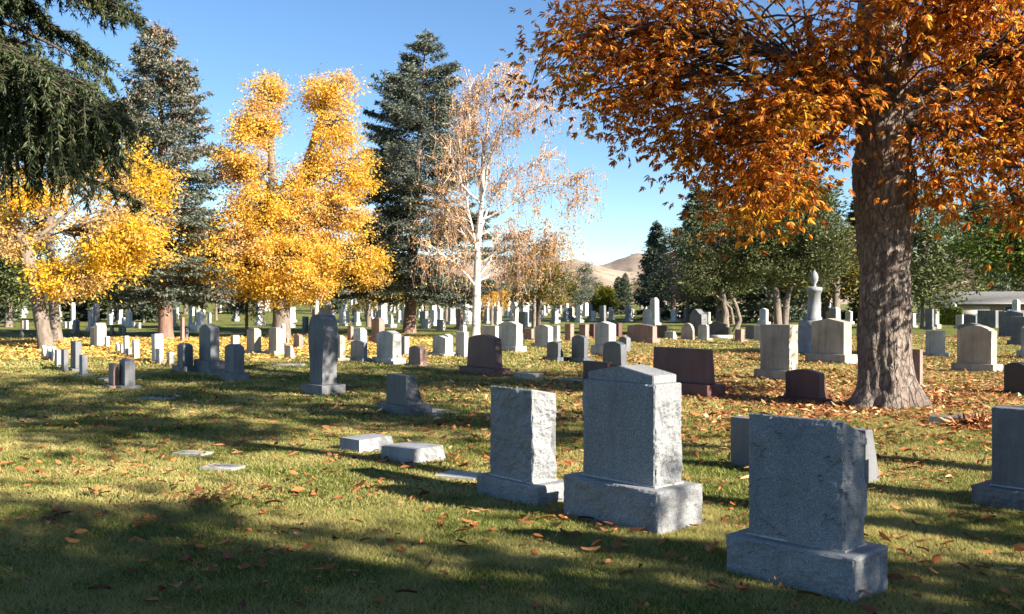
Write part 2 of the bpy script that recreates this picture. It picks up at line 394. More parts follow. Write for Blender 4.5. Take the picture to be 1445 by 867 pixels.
def rock_box(w, d, h, step, faces, amp, seed=0, bev=.006, topslope=0, arris=.03, boss=0, zc=9, smooth_top=False):
    """finely gridded block; the named faces ('f','b','l','r') are rock-pitched, the others sawn"""
    bm = bmesh.new()
    def lines(L):
        k = max(2, int(round(L / step))); v = [-L / 2 + L * i / k for i in range(k + 1)]
        return v
    X_, Y_, Z_ = lines(w), lines(d), [z + h / 2 for z in lines(h)]
    cache = {}
    def V_(x, y, z):
        kx = (round(x, 4), round(y, 4), round(z, 4))
        if kx in cache: return cache[kx]
        ox = oy = oz = 0
        def rough(u, v, e1, e2, edge_u, edge_v, sd):
            e = min(edge_u, edge_v)
            f = mn.fractal(Vector((u * 4.2 + sd, v * 4.2, sd)), .75, 2.1, 5)
            vv = mn.voronoi(Vector((u * 9 + f * 1.2 + sd, v * 6 + f, sd)))[0]
            g = (vv[1] - vv[0])
            chips = mn.noise(Vector((u * 38 + sd, v * 30, sd * 2)))
            st = (math.floor((f + .5) * 4.5) / 4.5 - .5)
            r_ = f * .25 + st * .95 + (g - .35) * .3 + chips * .22 + .35 * (abs(mn.noise(Vector((u * 7 + v * 3 + sd, v * 9 - u * 2, sd)))) ** .5) - .1
            t = max(0, min(1, (e - arris * .15 + f * arris * .3) / arris))
            if boss:
                bt = max(0, min(1, (e - boss + f * .17 + (g - .3) * .05) / .014)); return (bt * .45 + r_ * .30 * t) * amp
            return r_ * amp * t
        eps = 1e-4
        zt = h - z
        if 'f' in faces and abs(y + d / 2) < eps: oy -= rough(x, z, 0, 0, w / 2 - abs(x), min(zt, z + .1), seed + 1)
        if 'b' in faces and abs(y - d / 2) < eps: oy += rough(x, z, 0, 0, w / 2 - abs(x), min(zt, z + .1), seed + 5)
        if 'r' in faces and abs(x - w / 2) < eps: ox += rough(y, z, 0, 0, d / 2 - abs(y) + .004, min(max(zt - (h - zc if zc < h else 0), 0), z + .1), seed + 2) - 0
        if 'l' in faces and abs(x + w / 2) < eps: ox -= rough(y, z, 0, 0, d / 2 - abs(y) + .004, min(max(zt - (h - zc if zc < h else 0), 0), z + .1), seed + 3)
        # chipped, slightly irregular arrises
        nearx = abs(abs(x) - w / 2) < eps; neary = abs(abs(y) - d / 2) < eps; neart = zt < eps
        if (nearx + neary + neart) >= 2:
            c = mn.noise(Vector((x * 14 + seed, y * 14, z * 14))); c2 = mn.noise(Vector((x * 50 + seed, y * 50, z * 50)))
            k = (.0035 + .005 * max(0, c) + .003 * c2) * (1.6 if ('r' in faces) else 1)
            if nearx: ox -= math.copysign(k, x)
            if neary: oy -= math.copysign(k, y)
            if neart: oz -= k
        zz = z + oz
        zz -= topslope * (y + d / 2) / d * (z / h)
        v = bm.verts.new((x + ox, y + oy, zz)); cache[kx] = v; return v
    def grid(A, B, fn, flip):
        for i in range(len(A) - 1):
            for j in range(len(B) - 1):
                q = [fn(A[i], B[j]), fn(A[i + 1], B[j]), fn(A[i + 1], B[j + 1]), fn(A[i], B[j + 1])]
                if flip: q = q[::-1]
                bm.faces.new(q)
    grid(X_, Z_, lambda a, c: V_(a, -d / 2, c), False); grid(X_, Z_, lambda a, c: V_(a, d / 2, c), True)
    grid(Y_, Z_, lambda a, c: V_(w / 2, a, c), False); grid(Y_, Z_, lambda a, c: V_(-w / 2, a, c), True)
    grid(X_, Y_, lambda a, c: V_(a, c, h), False)
    bmesh.ops.recalc_face_normals(bm, faces=bm.faces)
    return bm

_made = []   # (x, y, r) footprint list
def stone(kind, mat, px, ytop, yb, label, pl=0, cat='headstone', rot=ROW, rough=0, tw=1.0, td=1.0, tilt=(0, 0), po=.09, name=None, group=GH, wlim=(.2, 2.2), dlim=(.1, .6), plmat=None):
    xl, xm, xr = px
    x, y = G(xm, yb)
    ux, uy = math.cos(rot), math.sin(rot); vx, vy = -math.sin(rot), math.cos(rot)
    k = K(xl); k2 = K(xr)
    w = (x - k * y) / (ux - k * uy) if abs(ux - k * uy) > .05 else .5
    d = (k2 * y - x) / (vx - k2 * vy) if abs(vx - k2 * vy) > .05 else .25
    w = min(max(w, wlim[0]), wlim[1]); d = min(max(d, dlim[0]), dlim[1])
    h = (yb - ytop) * y / F + .02
    cx = x - ux * w / 2 + vx * d / 2; cy = y - uy * w / 2 + vy * d / 2
    if pl: cx += (vx - ux) * po * .7; cy += (vy - uy) * po * .7
    z = gz(cx, cy) - .03
    nm = name or ('headstone' if kind != 'obelisk' else 'obelisk')
    r0 = thing(nm, label, cat, (cx, cy, z), rot, group)
    r0.rotation_euler = (tilt[0], tilt[1], rot)
    sd = len(_made) * 1.7
    ph = 0
    if pl:
        ph = pl * y / F + .03
        bm = tablet_bm('flat', w + 2 * po, d + 2 * po, ph, rough=.012 if y < 30 else 0, seed=sd)
        bm_obj('plinth', bm, M[plmat or mat], r0)
    bm = tablet_bm(kind, w, d, h + .03 - ph, rough=rough, tw=tw, td=td, seed=sd)
    o = bm_obj('tablet' if kind != 'obelisk' else 'shaft', bm, M[mat], r0); o.location = (0, 0, ph)
    _made.append((cx, cy, max(w, d) * .5 + po))
    return r0

# --- three rock-faced stones nearest the camera and the one at the right edge
def near_stone(label, cxy, rot, pw, pd, ph, w, d, h, mat, front, slope, seed, cap=False, boss=0):
    x, y = cxy; z = gz(x, y) - .04
    r0 = thing('headstone', label, 'headstone', (x, y, z), rot, GH)
    bm = rock_box(pw, pd, ph + .04, .017, 'flrb', .018, seed, arris=.03)
    bm_obj('plinth', bm, M[mat], r0)
    hb = h - ph
    if cap:
        body = hb - .10
        bm = rock_box(w, d, body, .013, 'lr', .030, seed + 9, zc=body - .085, arris=.03)
        o = bm_obj('tablet', bm, M[mat], r0); o.location = (0, 0, ph + .04)
        b2 = bmesh.new(); hw = w / 2 - .035; o_ = [(-hw, 0), (hw, 0), (hw, .058), (.0, .115), (-hw, .058)]
        dd = d / 2 - .022
        f_ = [b2.verts.new((a, -dd, c)) for a, c in o_]; k_ = [b2.verts.new((a, dd, c)) for a, c in o_]
        b2.faces.new(f_); b2.faces.new(k_[::-1])
        for i in range(5): b2.faces.new((f_[(i + 1) % 5], f_[i], k_[i], k_[(i + 1) % 5]))
        bmesh.ops.recalc_face_normals(b2, faces=b2.faces)
        bmesh.ops.bevel(b2, geom=list(b2.edges), offset=.005, segments=2, affect='EDGES')
        o = bm_obj('cap', b2, M[mat], r0); o.location = (0, 0, ph + .04 + body + .0005)
    else:
        bm = rock_box(w, d, hb, .0125, front, .028, seed + 9, topslope=slope, arris=.03, boss=boss)
        o = bm_obj('tablet', bm, M[mat], r0); o.location = (0, 0, ph + .04)
    # mortar bead where the tablet meets the plinth
    b3 = bmesh.new(); bmesh.ops.create_cube(b3, size=1)
    bmesh.ops.scale(b3, vec=(w + .012, d + .012, .012), verts=b3.verts)
    o = bm_obj('joint', b3, M['light'], r0); o.location = (0, 0, ph + .04 + .004)
    _made.append((x, y, pw * .6))
u_ = lambda r: (math.cos(r), math.sin(r))
near_stone('pale granite headstone with split rock sides, left of the tall peaked one', (.09, 8.07), R(-50), .80, .38, .165, .55, .27, .935, 'blue', 'flr', .05, 11)
near_stone('tall blue-grey granite headstone with low gabled cap and smooth front', (.875, 7.02), R(-49), .93, .50, .30, .71, .30, 1.12, 'blue', '', 0, 23, cap=True)
near_stone('nearest headstone, rock-faced grey granite with slanted top, at lower right', (1.69, 5.51), R(-45), .80, .42, .235, .60, .25, .955, 'blue', 'flr', .10, 37, boss=.065)
near_stone('grey granite headstone cut off by the right edge of the photo', (4.17, 7.53), R(-47), .90, .48, .15, .66, .26, .78, 'slate', '', .0, 51)

D_ = 'dark'
# kind, material, (left, near edge, right), top, base, label, options
ST = [
 # oval and companions in the left middle
 ('oval', 'slate', (433, 455, 469), 445, 559, 'tall dark oval-topped monument with waisted sides on a low plinth', dict(pl=15, rot=R(-48), dlim=(.3, .42))),
 ('serp', 'slate', (278, 294, 307), 461, 530, 'large grey headstone with clipped top left of the low curved grey one', dict(pl=19)),
 ('serp', 'slate', (314, 327, 342), 488, 539, 'low curved-top grey headstone nearest the camera under the yellow tree', dict(pl=12)),
 ('hip', 'slate', (247, 255, 270), 487, 526, 'small grey block headstone left of the large clipped-top one', dict(pl=8)),
 ('flat', 'rose', (149, 156, 163), 516, 549, 'short reddish-grey tablet beside a taller grey one on a shared slab', dict(pl=4)),
 ('hip', 'slate', (164, 172, 187), 509, 550, 'grey block headstone with hipped top beside a short reddish tablet', dict(pl=5)),
 ('flat', 'slate', (96, 103, 112), 484, 525, 'tall square grey headstone, tallest of the cluster at far left', dict(pl=4)),
 ('flat', 'slate', (86, 90, 96), 495, 525, 'narrow grey tablet tucked left of the tall square one', {}),
 ('flat', 'grey', (108, 112, 120), 503, 532, 'small grey headstone in front of the tall square one at far left', dict(pl=3)),
 ('flat', 'grey', (77, 80, 84), 495, 518, 'grey slab next to the three leaning slabs at far left', {}),
 ('flat', 'light', (57, 60, 66), 490, 505, 'leftmost of three slabs leaning together by the leaning tree', dict(tilt=(0, .75), dlim=(.08, .1))),
 ('flat', 'light', (64, 67, 73), 492, 508, 'middle of three slabs leaning together by the leaning tree', dict(tilt=(0, .7), dlim=(.08, .1))),
 ('flat', 'light', (71, 74, 80), 492, 510, 'rightmost of three slabs leaning together by the leaning tree', dict(tilt=(0, .55), dlim=(.08, .1))),
 ('flat', 'tan', (127, 131, 136), 463, 490, 'tan tablet standing left of a wide pale headstone on yellow leaves', {}),
 ('serp', 'white', (132, 137, 150), 457, 491, 'wide pale headstone glowing in sun on the yellow leaf carpet', {}),
 ('flat', 'white', (147, 150, 155), 476, 492, 'small white tablet right of the wide pale headstone', {}),
 ('flat', 'white', (162, 165, 168), 486, 497, 'short white slab leaning left among the yellow leaves', dict(tilt=(0, .45), dlim=(.08, .12))),
 ('flat', 'light', (169, 171, 174), 487, 499, 'tiny upright tablet between leaning slabs on yellow leaves', {}),
 ('flat', 'white', (174, 177, 183), 476, 502, 'tall thin white slab leaning right on the yellow leaves', dict(tilt=(0, -.12), dlim=(.08, .12))),
 ('flat', 'grey', (178, 181, 184), 493, 503, 'stubby grey tablet at the foot of a thin leaning slab', {}),
 ('flat', 'white', (187, 190, 197), 481, 507, 'white slab with light edge leaning right, nearest on the yellow leaves', dict(tilt=(0, -.16), dlim=(.1, .14))),
 ('flat', 'white', (214, 219, 231), 473, 512, 'tall white slab with broken slope at its foot on the leaves', dict(tilt=(0, -.06))),
 ('flat', 'light', (219, 225, 234), 494, 515, 'low sloping pale stone in front of a tall white slab', dict(td=.3)),
 ('flat', 'light', (235, 239, 246), 499, 515, 'small pale blocky headstone left of the grey block', {}),
 ('flat', 'tan', (325, 329, 338), 474, 490, 'small square tan headstone behind the low curved grey one', {}),
 ('hip', 'tan', (346, 357, 367), 464, 501, 'tan block headstone, left of a pair beneath the yellow tree', dict(pl=5)),
 ('hip', 'tan', (377, 388, 399), 464, 503, 'tan block headstone, right of a pair beneath the yellow tree', dict(pl=7)),
 ('peak', 'white', (396, 399, 403), 458, 490, 'thin white tablet behind the right tan block', {}),
 ('flat', 'light', (401, 410, 418), 489, 507, 'low pale stone with sloping back right of the tan blocks', dict(td=.35)),
 ('serp', 'rose', (414, 422, 428), 473, 493, 'pinkish curved-top headstone just left of the tall dark oval', {}),
 ('flat', 'rose', (402, 405, 408), 478, 488, 'tiny reddish tablet at the foot of the yellow tree', {}),
 ('hip', 'tan', (470, 478, 486), 475, 510, 'tan block headstone just right of the tall dark oval', dict(pl=4)),
 ('serp', 'grey', (493, 512, 517), 483, 511, 'low curved grey headstone in front of a stepped white pillar', dict(pl=4)),
 ('hip', 'white', (499, 509, 518), 464, 506, 'white pillar with stepped side behind a low curved headstone', {}),
 ('serp', 'light', (530, 553, 565), 469, 515, 'broad pale headstone with bright rough side left of the pink one', dict(pl=8, rough=.02)),
 ('flat', 'grey', (565, 571, 578), 476, 503, 'narrow grey headstone half hidden by the broad pale one', dict(rough=.015)),
 ('serp', 'rose', (575, 592, 601), 490, 518, 'small pink granite headstone with rough bright side', dict(tw=.9, rough=.02, pl=3)),
 ('peak', 'light', (609, 627, 634), 476, 503, 'tilted pale peaked headstone left of the birch', dict(tilt=(0, .04), pl=3)),
 ('peak', 'white', (622, 632, 638), 473, 500, 'white peaked headstone directly behind a tilted peaked one', dict(pl=2)),
 ('flat', 'light', (643, 655, 661), 470, 504, 'tall narrow pale headstone in front of the birch trunk', {}),
 ('hip', 'white', (648, 654, 659), 460, 476, 'white block behind the narrow stone by the birch', {}),
 ('flat', 'light', (679, 699, 704), 461, 485, 'flat-topped pale headstone behind the dark red curved one', {}),
 ('serp', 'light', (703, 728, 737), 456, 497, 'large grey-white curved headstone with bright rough edge right of the birch', dict(pl=7, rough=.025)),
 ('serp', 'maroon', (657, 698, 708), 474, 531, 'dark red polished headstone with curved top and flared sides', dict(pl=11, tw=.9, po=.13)),
 ('flat', 'rose', (739, 750, 754), 465, 480, 'low brown block between two large pale headstones', {}),
 ('serp', 'light', (754, 773, 780), 460, 491, 'broad pale headstone left of the two small dark ones', dict(pl=5)),
 ('flat', 'white', (780, 786, 790), 461, 482, 'narrow white headstone touching a broad pale one', dict(pl=2)),
 ('serp', 'dark', (771, 787, 795), 484, 511, 'small dark headstone with sloping back, left of the dark pair', dict(pl=6, td=.5)),
 ('serp', 'dark', (806, 824, 830), 475, 513, 'upright dark grey headstone, right of the dark pair', dict(pl=7)),
 ('flat', 'rose', (797, 805, 810), 458, 481, 'small pink tablet, left of two behind the dark pair', {}),
 ('flat', 'rose', (817, 826, 831), 459, 479, 'small pink tablet, right of two behind the dark pair', {}),
 ('flat', 'maroon', (832, 838, 842), 458, 476, 'little dark red tablet beside a pink one', {}),
 ('peak', 'light', (839, 859, 869), 456, 503, 'tall pale headstone with corner peak behind the dark tapered one', dict(pl=14)),
 ('serp', 'dark', (850, 877, 885), 483, 520, 'dark grey tapered headstone directly behind the tall gabled one', dict(tw=.9)),
 ('serp', 'slate', (873, 884, 890), 476, 497, 'small grey headstone behind the dark tapered one', {}),
 ('flat', 'maroon', (866, 873, 878), 457, 475, 'dark red narrow headstone right of the tall pale peaked one', {}),
 ('flat', 'maroon', (822, 857, 868), 514, 543, 'low dark red headstone half hidden by the tall gabled one', dict(pl=4, td=.6)),
 ('serp', 'rose', (885, 921, 927), 460, 485, 'wide low brown double headstone in the row before the lawn', dict(pl=6)),
 ('flat', 'black', (925, 941, 944), 460, 478, 'black rectangular headstone behind the wide brown one', {}),
 ('flat', 'light', (938, 950, 957), 469, 479, 'low pale marker with sloping side right of the black rectangle', dict(td=.4)),
 ('round', 'tan', (961, 977, 980), 457, 480, 'round-topped tan headstone left of a square pale one', {}),
 ('hip', 'light', (985, 998, 1001), 459, 481, 'square pale headstone right of the round-topped one', dict(pl=3)),
 ('wave', 'slate', (973, 990, 998), 437, 475, 'tall dark stepped monument rising behind the round-topped headstone', {}),
 ('flat', 'rose', (1037, 1046, 1051), 466, 483, 'small brown-pink square headstone near the black curved monument', dict(pl=3)),
 ('flat', 'slate', (1052, 1066, 1070), 460, 480, 'brownish grey headstone behind the tall pale block', {}),
 ('flat', 'light', (1064, 1076, 1080), 460, 482, 'light tablet peeking out behind the tall pale block', {}),
 ('flat', 'maroon', (921, 998, 1010), 497, 563, 'big dark red headstone with sloping shoulder right of the gabled one', dict(pl=18, td=.8, tw=.97, po=.12, wlim=(.5, 1.6))),
 ('serp', 'maroon', (1109, 1157, 1168), 525, 571, 'low dark red headstone in front of the tall pale block', dict(pl=7, td=.7)),
 ('flat', 'tan', (1073, 1115, 1127), 461, 539, 'tall pale block headstone with rough bright side left of the chestnut', dict(pl=14, rough=.03)),
 ('serp', 'grey', (1105, 1141, 1146), 461, 499, 'broad curved grey headstone behind the tall pale block', dict(pl=7)),
 ('peak', 'tan', (1146, 1192, 1203), 451, 514, 'wide tan gabled headstone just left of the chestnut trunk', dict(pl=13, po=.12)),
 ('flat', 'rose', (1286, 1300, 1304), 495, 548, 'brown tablet half hidden behind the chestnut trunk', dict(pl=4)),
 ('flat', 'light', (1307, 1331, 1335), 469, 504, 'small square light headstone right of the chestnut trunk', dict(pl=5)),
 ('shoulder', 'tan', (1352, 1401, 1409), 460, 526, 'broad tan headstone with shouldered top right of the chestnut', dict(pl=12, rough=.02)),
 ('flat', 'tan', (1301, 1321, 1326), 437, 464, 'tan block headstone in front of the clipped hedge', dict(pl=6)),
 ('flat', 'light', (1281, 1289, 1293), 443, 462, 'pale headstone just right of the trunk in the far row', dict(pl=2)),
 ('serp', 'slate', (1351, 1384, 1391), 458, 487, 'grey headstone hidden behind the broad shouldered tan one', {}),
 ('serp', 'slate', (1354, 1377, 1381), 444, 460, 'low rounded dark headstone in front of the house garage', {}),
 ('flat', 'slate', (1379, 1405, 1409), 439, 463, 'tall grey slab headstone below the house wall', {}),
 ('peak', 'slate', (1409, 1444, 1452), 440, 477, 'very wide dark grey gabled headstone below the house window', dict(wlim=(.3, 3))),
 ('flat', 'slate', (1427, 1448, 1456), 448, 488, 'dark grey headstone in front of the very wide gabled one', dict(pl=7)),
 ('serp', 'black', (1419, 1450, 1460), 515, 560, 'near-black headstone at the right edge behind the grey one', dict(pl=4)),
 ('hip', 'light', (1442, 1452, 1460), 461, 505, 'pale pillar headstone touching the right edge', dict(pl=10)),
 ('hip', 'blue', (1170, 1180, 1187), 434, 470, 'pale blue-grey block showing over the wide tan gabled headstone', dict(pl=8)),
 # further left rows
 ('peak', 'white', (151, 155, 159), 444, 458, 'white pointed tablet in sun between the two left tree trunks', {}),
 ('flat', 'white', (171, 174, 177), 449, 460, 'small white tablet left of a taller white pillar', {}),
 ('hip', 'white', (176, 181, 186), 440, 462, 'tall white pillar headstone left of the conifer with red trunk', dict(pl=3)),
 ('flat', 'dark', (184, 186, 189), 437, 454, 'dark tablet behind the tall white pillar', {}),
 ('flat', 'slate', (199, 202, 205), 445, 455, 'small dark grey tablet near the conifer with red trunk', {}),
 ('flat', 'white', (186, 189, 192), 455, 463, 'little white tablet beside a wider white one', {}),
 ('flat', 'white', (192, 196, 199), 456, 463, 'little wide white block beside a narrow one', {}),
 ('flat', 'light', (114, 117, 119), 441, 452, 'small light tablet far left near the evergreen shade', {}),
 ('hip', 'slate', (101, 105, 111), 452, 471, 'grey pillar headstone right of the leaning trunk', dict(pl=3)),
 ('flat', 'rose', (29, 31, 33), 453, 464, 'small pinkish tablet left of the leaning trunk', {}),
 ('flat', 'white', (34, 37, 40), 453, 465, 'small white tablet beside a pinkish one, far left', {}),
 ('flat', 'white', (90, 92, 94), 455, 463, 'small white tablet, left of two between the trunks', {}),
 ('flat', 'light', (95, 98, 101), 455, 464, 'small pale tablet, right of two between the trunks', {}),
 ('flat', 'slate', (28, 30, 33), 470, 479, 'small leaning dark slab in the far left shade', dict(tilt=(0, .3))),
 ('flat', 'white', (9, 12, 14), 445, 452, 'tiny white tablet at the far left edge', {}),
 ('peak', 'slate', (155, 158, 161), 459, 472, 'dark pointed tablet behind the wide pale headstone', {}),
 ('peak', 'slate', (167, 170, 173), 461, 472, 'dark pointed tablet, left of a close dark pair', {}),
 ('peak', 'slate', (173, 175, 178), 463, 473, 'dark pointed tablet, right of a close dark pair', {}),
 ('flat', 'rose', (254, 257, 260), 449, 483, 'thin tall reddish pillar stone right of the conifer trunk', {}),
 ('flat', 'dark', (257, 262, 266), 464, 478, 'squat dark block right of a thin reddish pillar', {}),
 ('hip', 'white', (273, 280, 288), 441, 467, 'white stepped monument on broad base left of the yellow tree', dict(pl=8, po=.25)),
 ('flat', 'white', (293, 296, 298), 442, 456, 'narrow white tablet right of the white stepped monument', {}),
 ('flat', 'white', (249, 251, 253), 440, 447, 'tiny white tablet behind the conifer trunk', {}),
 ('hip', 'rose', (489, 494, 498), 461, 483, 'reddish pillar headstone left of the white stepped pillar', dict(pl=3)),
 ('hip', 'rose', (523, 534, 542), 450, 485, 'tall tan-pink block behind the broad pale headstone', dict(pl=8)),
 ('flat', 'light', (596, 604, 609), 451, 464, 'light block headstone, left of a pair right of the spruce', {}),
 ('flat', 'light', (616, 625, 629), 452, 467, 'light block headstone, right of a pair right of the spruce', {}),
]
for k_, m_, px_, t_, b_, l_, o_ in ST:
    stone(k_, m_, px_, t_, b_, l_, **o_)

# dark fluted headstone with sloping broken side, in the middle
stone('flat', 'dark', (543, 571, 592), 534, 588, 'dark bluish headstone with broken sloping side, alone in the middle lawn', pl=14, td=.45, rough=.03, dlim=(.3, .45), rot=R(-52))
# low slant marker behind the nearest stone
stone('flat', 'slate', (1031, 1222, 1243), 612, 684, 'wide low slant marker half hidden behind the nearest headstone', td=.45, rot=R(-47), wlim=(1, 1.6), dlim=(.2, .4), cat='grave marker', name='slant_marker')

def low_block(mat, A, label, w, d, h, rot, name='grave_marker', cat='grave marker', tw=1, td=.9, rough=.012, tilt=(0, 0), sink=.02, group=None):
    x, y = G(*A); r0_ = rot
    cx = x - math.cos(rot) * w / 2 - math.sin(rot) * d / 2; cy = y - math.sin(rot) * w / 2 + math.cos(rot) * d / 2
    o = bm_obj(name, tablet_bm('flat', w, d, h + sink, rough=rough, tw=tw, td=td, seed=x), M[mat]); o.location = (cx, cy, gz(cx, cy) - sink)
    o.rotation_euler = (tilt[0], tilt[1], rot); tag(o, label, cat, group); _made.append((cx, cy, .4)); return o
low_block('grey', (507, 640), 'low granite block, left of two set end to end in grass', .34, .50, .14, R(-42), rough=.03)
low_block('grey', (581, 657), 'low granite block, right of two set end to end in grass', .46, .50, .145, R(-40), rough=.03)
low_block('tan', (751, 537), 'low grey sloped marker right of the dark red curved headstone', .60, .35, .13, R(-52))
low_block('slate', (822, 541), 'flat dark ledger slab lying behind the tall gabled headstone', .9, .5, .03, R(-40), name='ledger_slab')
low_block('light', (668, 680), 'flat pale stone plate lying in grass left of the split-sided headstone', .42, .34, .022, R(-25), name='ledger_slab', rough=.004)
low_block('light', (610, 587), 'flat footing slab under the dark bluish headstone', 1.0, .6, .008, R(-52), name='footing_slab', rough=0)
low_block('light', (147, 539), 'flat pale slab in the grass right of the far left cluster', .5, .5, .04, R(-40), name='ledger_slab', rough=.004)
low_block('light', (425, 518), 'flat grey slab in grass left of the tall dark oval', .8, .3, .05, R(-10), name='ledger_slab', rough=.004)
low_block('grey', (228, 566), 'flat slab sunk in the shaded grass at left', .7, .4, .012, R(-20), name='ledger_slab', rough=0)
low_block('slate', (1362, 602), 'low dark stone edging half buried in leaves at right', .42, .3, .10, R(-30), name='grave_marker')
low_block('slate', (1392, 597), 'dark flat plaque beside low dark stone edging at right', .40, .34, .07, R(-30), name='grave_marker', rough=.004)

def inscribed_marker(A, B_, label, seed):
    x, y = G(*A); o0 = thing('flat_marker', label, 'grave marker', (x, y, gz(x, y) + .004), R(-20), 'flat markers set in the front lawn')
    bm = tablet_bm('flat', B_[0], B_[1], .035, rough=.003, seed=seed); o = bm_obj('slab', bm, M['light'], o0); o.location = (0, 0, -.012)
    r_ = random.Random(seed); mb = MB()
    for row in range(3):       # three worn lines of incised strokes, too weathered to read
        xx = -B_[0] * .36
        while xx < B_[0] * .36:
            ww = r_.uniform(.012, .03); yy = B_[1] * (.24 - .22 * row)
            v = np.array([(xx, yy - .018, .0245), (xx + ww * .5, yy - .018, .0245), (xx + ww * .5, yy + .018, .0245), (xx, yy + .018, .0245)])
            mb.add(v, np.array([(0, 1, 2, 3)])); xx += ww + r_.choice([.012, .012, .04])
    mb.obj('inscription', M['slate'], o0)
inscribed_marker((272, 642), (.36, .22), 'flat inscribed marker in grass, the left of two', 3)
inscribed_marker((314, 662), (.36, .22), 'flat marker in grass with fallen leaves on it, right of two', 5)

# column monument with urn finial
def lathe(prof, k=20):
    pts = np.array([[(r * math.cos(2 * math.pi * i / k), r * math.sin(2 * math.pi * i / k), z) for i in range(k)] for r, z in prof])
    m_ = len(prof); i = np.arange(m_ - 1)[:, None] * k; j = np.arange(k)[None]; j2 = (j + 1) % k
    return pts.reshape(-1, 3), np.stack([i + j, i + j2, i + k + j2, i + k + j], -1).reshape(-1, 4)
def box_np(cx, cy, cz, sx, sy, sz):
    V = np.array([(cx + a * sx / 2, cy + b * sy / 2, cz + c * sz / 2) for a in (-1, 1) for b in (-1, 1) for c in (-1, 1)], float)
    return V, np.array([(0, 1, 3, 2), (4, 6, 7, 5), (0, 4, 5, 1), (2, 3, 7, 6), (0, 2, 6, 4), (1, 5, 7, 3)])
def solid(name, parts, mat, parent, bev=.015, smooth=False):
    mb = MB()
    for p in parts: mb.add(*p)
    return mb.obj(name, mat, parent, smooth)
x, y = G(1149, 488)
s = y / F
c0 = thing('column_monument', 'grey stone column monument with pointed urn on top left of the chestnut', 'monument', (x, y, gz(x, y) - .05), ROW)
solid('pedestal', [box_np(0, 0, .30, 42 * s, 42 * s, .6), box_np(0, 0, .6 + .18, 30 * s, 30 * s, .40)], M['grey'], c0)
H0 = .95; Ht = (488 - 379) * s
solid('column', [lathe([(10.5 * s, H0), (10.5 * s, H0 + .14), (8.9 * s, H0 + .16), (8.7 * s, Ht * .69), (9.6 * s, Ht * .695), (9.6 * s, Ht * .715), (11 * s, Ht * .72), (11 * s, Ht * .77), (9 * s, Ht * .775), (0, Ht * .785)])], M['grey'], c0, smooth=False)
solid('urn', [lathe([(3 * s, Ht * .78), (2.2 * s, Ht * .81), (5.2 * s, Ht * .86), (5.6 * s, Ht * .905), (4.2 * s, Ht * .95), (1.5 * s, Ht * .985), (0, Ht)])], M['grey'], c0, smooth=True)

# black curved bench-like monument
x, y = G(1015, 478)
c0 = thing('curved_monument', 'polished black curved monument on a pale slab near twisted trunks', 'monument', (x, y, gz(x, y) - .03), R(-28))
s = y / F
solid('slab', [box_np(0, 0, .09, 34 * s, 16 * s, .22)], M['light'], c0)
bm = tablet_bm('wave', 24 * s, .28, 19 * s); o = bm_obj('tablet', bm, M['black'], c0); o.location = (-2 * s, .05, .20)
bm = tablet_bm('serp', 7 * s, .3, 11 * s); o = bm_obj('side_block', bm, M['black'], c0); o.location = (11.5 * s, -.05, .20)
# obelisks
for px, t, bt, mt, lb in ((953, 421, 449, 'white', 'slender white obelisk on the sunlit far lawn'), (930, 430, 451, 'grey', 'thick round-headed grey obelisk left of the slender white one'),
                          (502, 428, 452, 'white', 'white obelisk in front of the olive shrubs left of the spruce'), (550, 444, 462, 'white', 'short white obelisk left of the spruce trunk')):
    stone('obelisk', mt, (px - 4, px + 2, px + 5), t, bt, lb, pl=4, cat='obelisk', group='obelisks on the far lawn', po=.14)

# ------------------------------------------------------------------ the far rows
TR = []   # trunk footprints, filled below
trunks = {'red': G(234, 479), 'yellow': G(397, 478), 'yellow2': G(348, 474), 'lean': G(66, 494), 'lean2': G(80, 482), 'spruce': G(577, 470), 'birch': G(671, 477), 'olive': G(760, 466),
          'juniper': G(1102, 474), 'chest': G(1250, 575), 'twist': G(1026, 468)}
rf = np.random.default_rng(21)
cand = []
for iu in range(-75, 75):
    for iv in range(-10, 60):
        a = iu * 2.1; bq = iv * 3.3
        x = a * math.cos(ROW) - bq * math.sin(ROW) + rf.normal(0, .25); y = 20 + a * math.sin(ROW) + bq * math.cos(ROW) + rf.normal(0, .25)
        if not (50 < y < 150): continue
        px = CX + F * x / y
        if not (-20 < px < 1465): continue
        if px < 440: p = .10 if px > 60 else .05
        elif px < 1000: p = .42 if y > 72 else .22
        elif px < 1280: p = .10
        else: p = .12
        if 760 < px < 960 and y < 66: p *= .2
        if rf.random() > p: continue
        if any((x - q[0]) ** 2 + (y - q[1]) ** 2 < 2.2 for q in _made) or any((x - q[0]) ** 2 + (y - q[1]) ** 2 < 2.5 for q in trunks.values()): continue
        cand.append((y, x, px))
cand.sort()
def zone(px):
    for lim, z in ((60, 'beyond the leaning tree'), (240, 'beyond the left tree trunks'), (440, 'beyond the yellow tree'), (575, 'between yellow tree and spruce'),
                   (672, 'between spruce and birch'), (800, 'right of the birch'), (1000, 'before the distant conifers'), (1280, 'beyond the juniper'), (3000, 'toward the house')):
        if px < lim: return z
KN = [('peak', 'white', 'small white pointed headstone'), ('flat', 'white', 'small white square headstone'), ('flat', 'light', 'pale grey flat-topped headstone'), ('serp', 'grey', 'mid-grey curved headstone'),
      ('round', 'white', 'white round-topped headstone'), ('flat', 'blue', 'blue-grey block headstone'), ('flat', 'slate', 'dark grey headstone'), ('hip', 'white', 'tall white pillar headstone'),
      ('hip', 'light', 'stout pale pillar headstone'), ('flat', 'rose', 'brownish pink headstone')]
WT = np.array([.15, .14, .14, .09, .08, .14, .09, .10, .05, .02]); WT /= WT.sum()
protos = {}
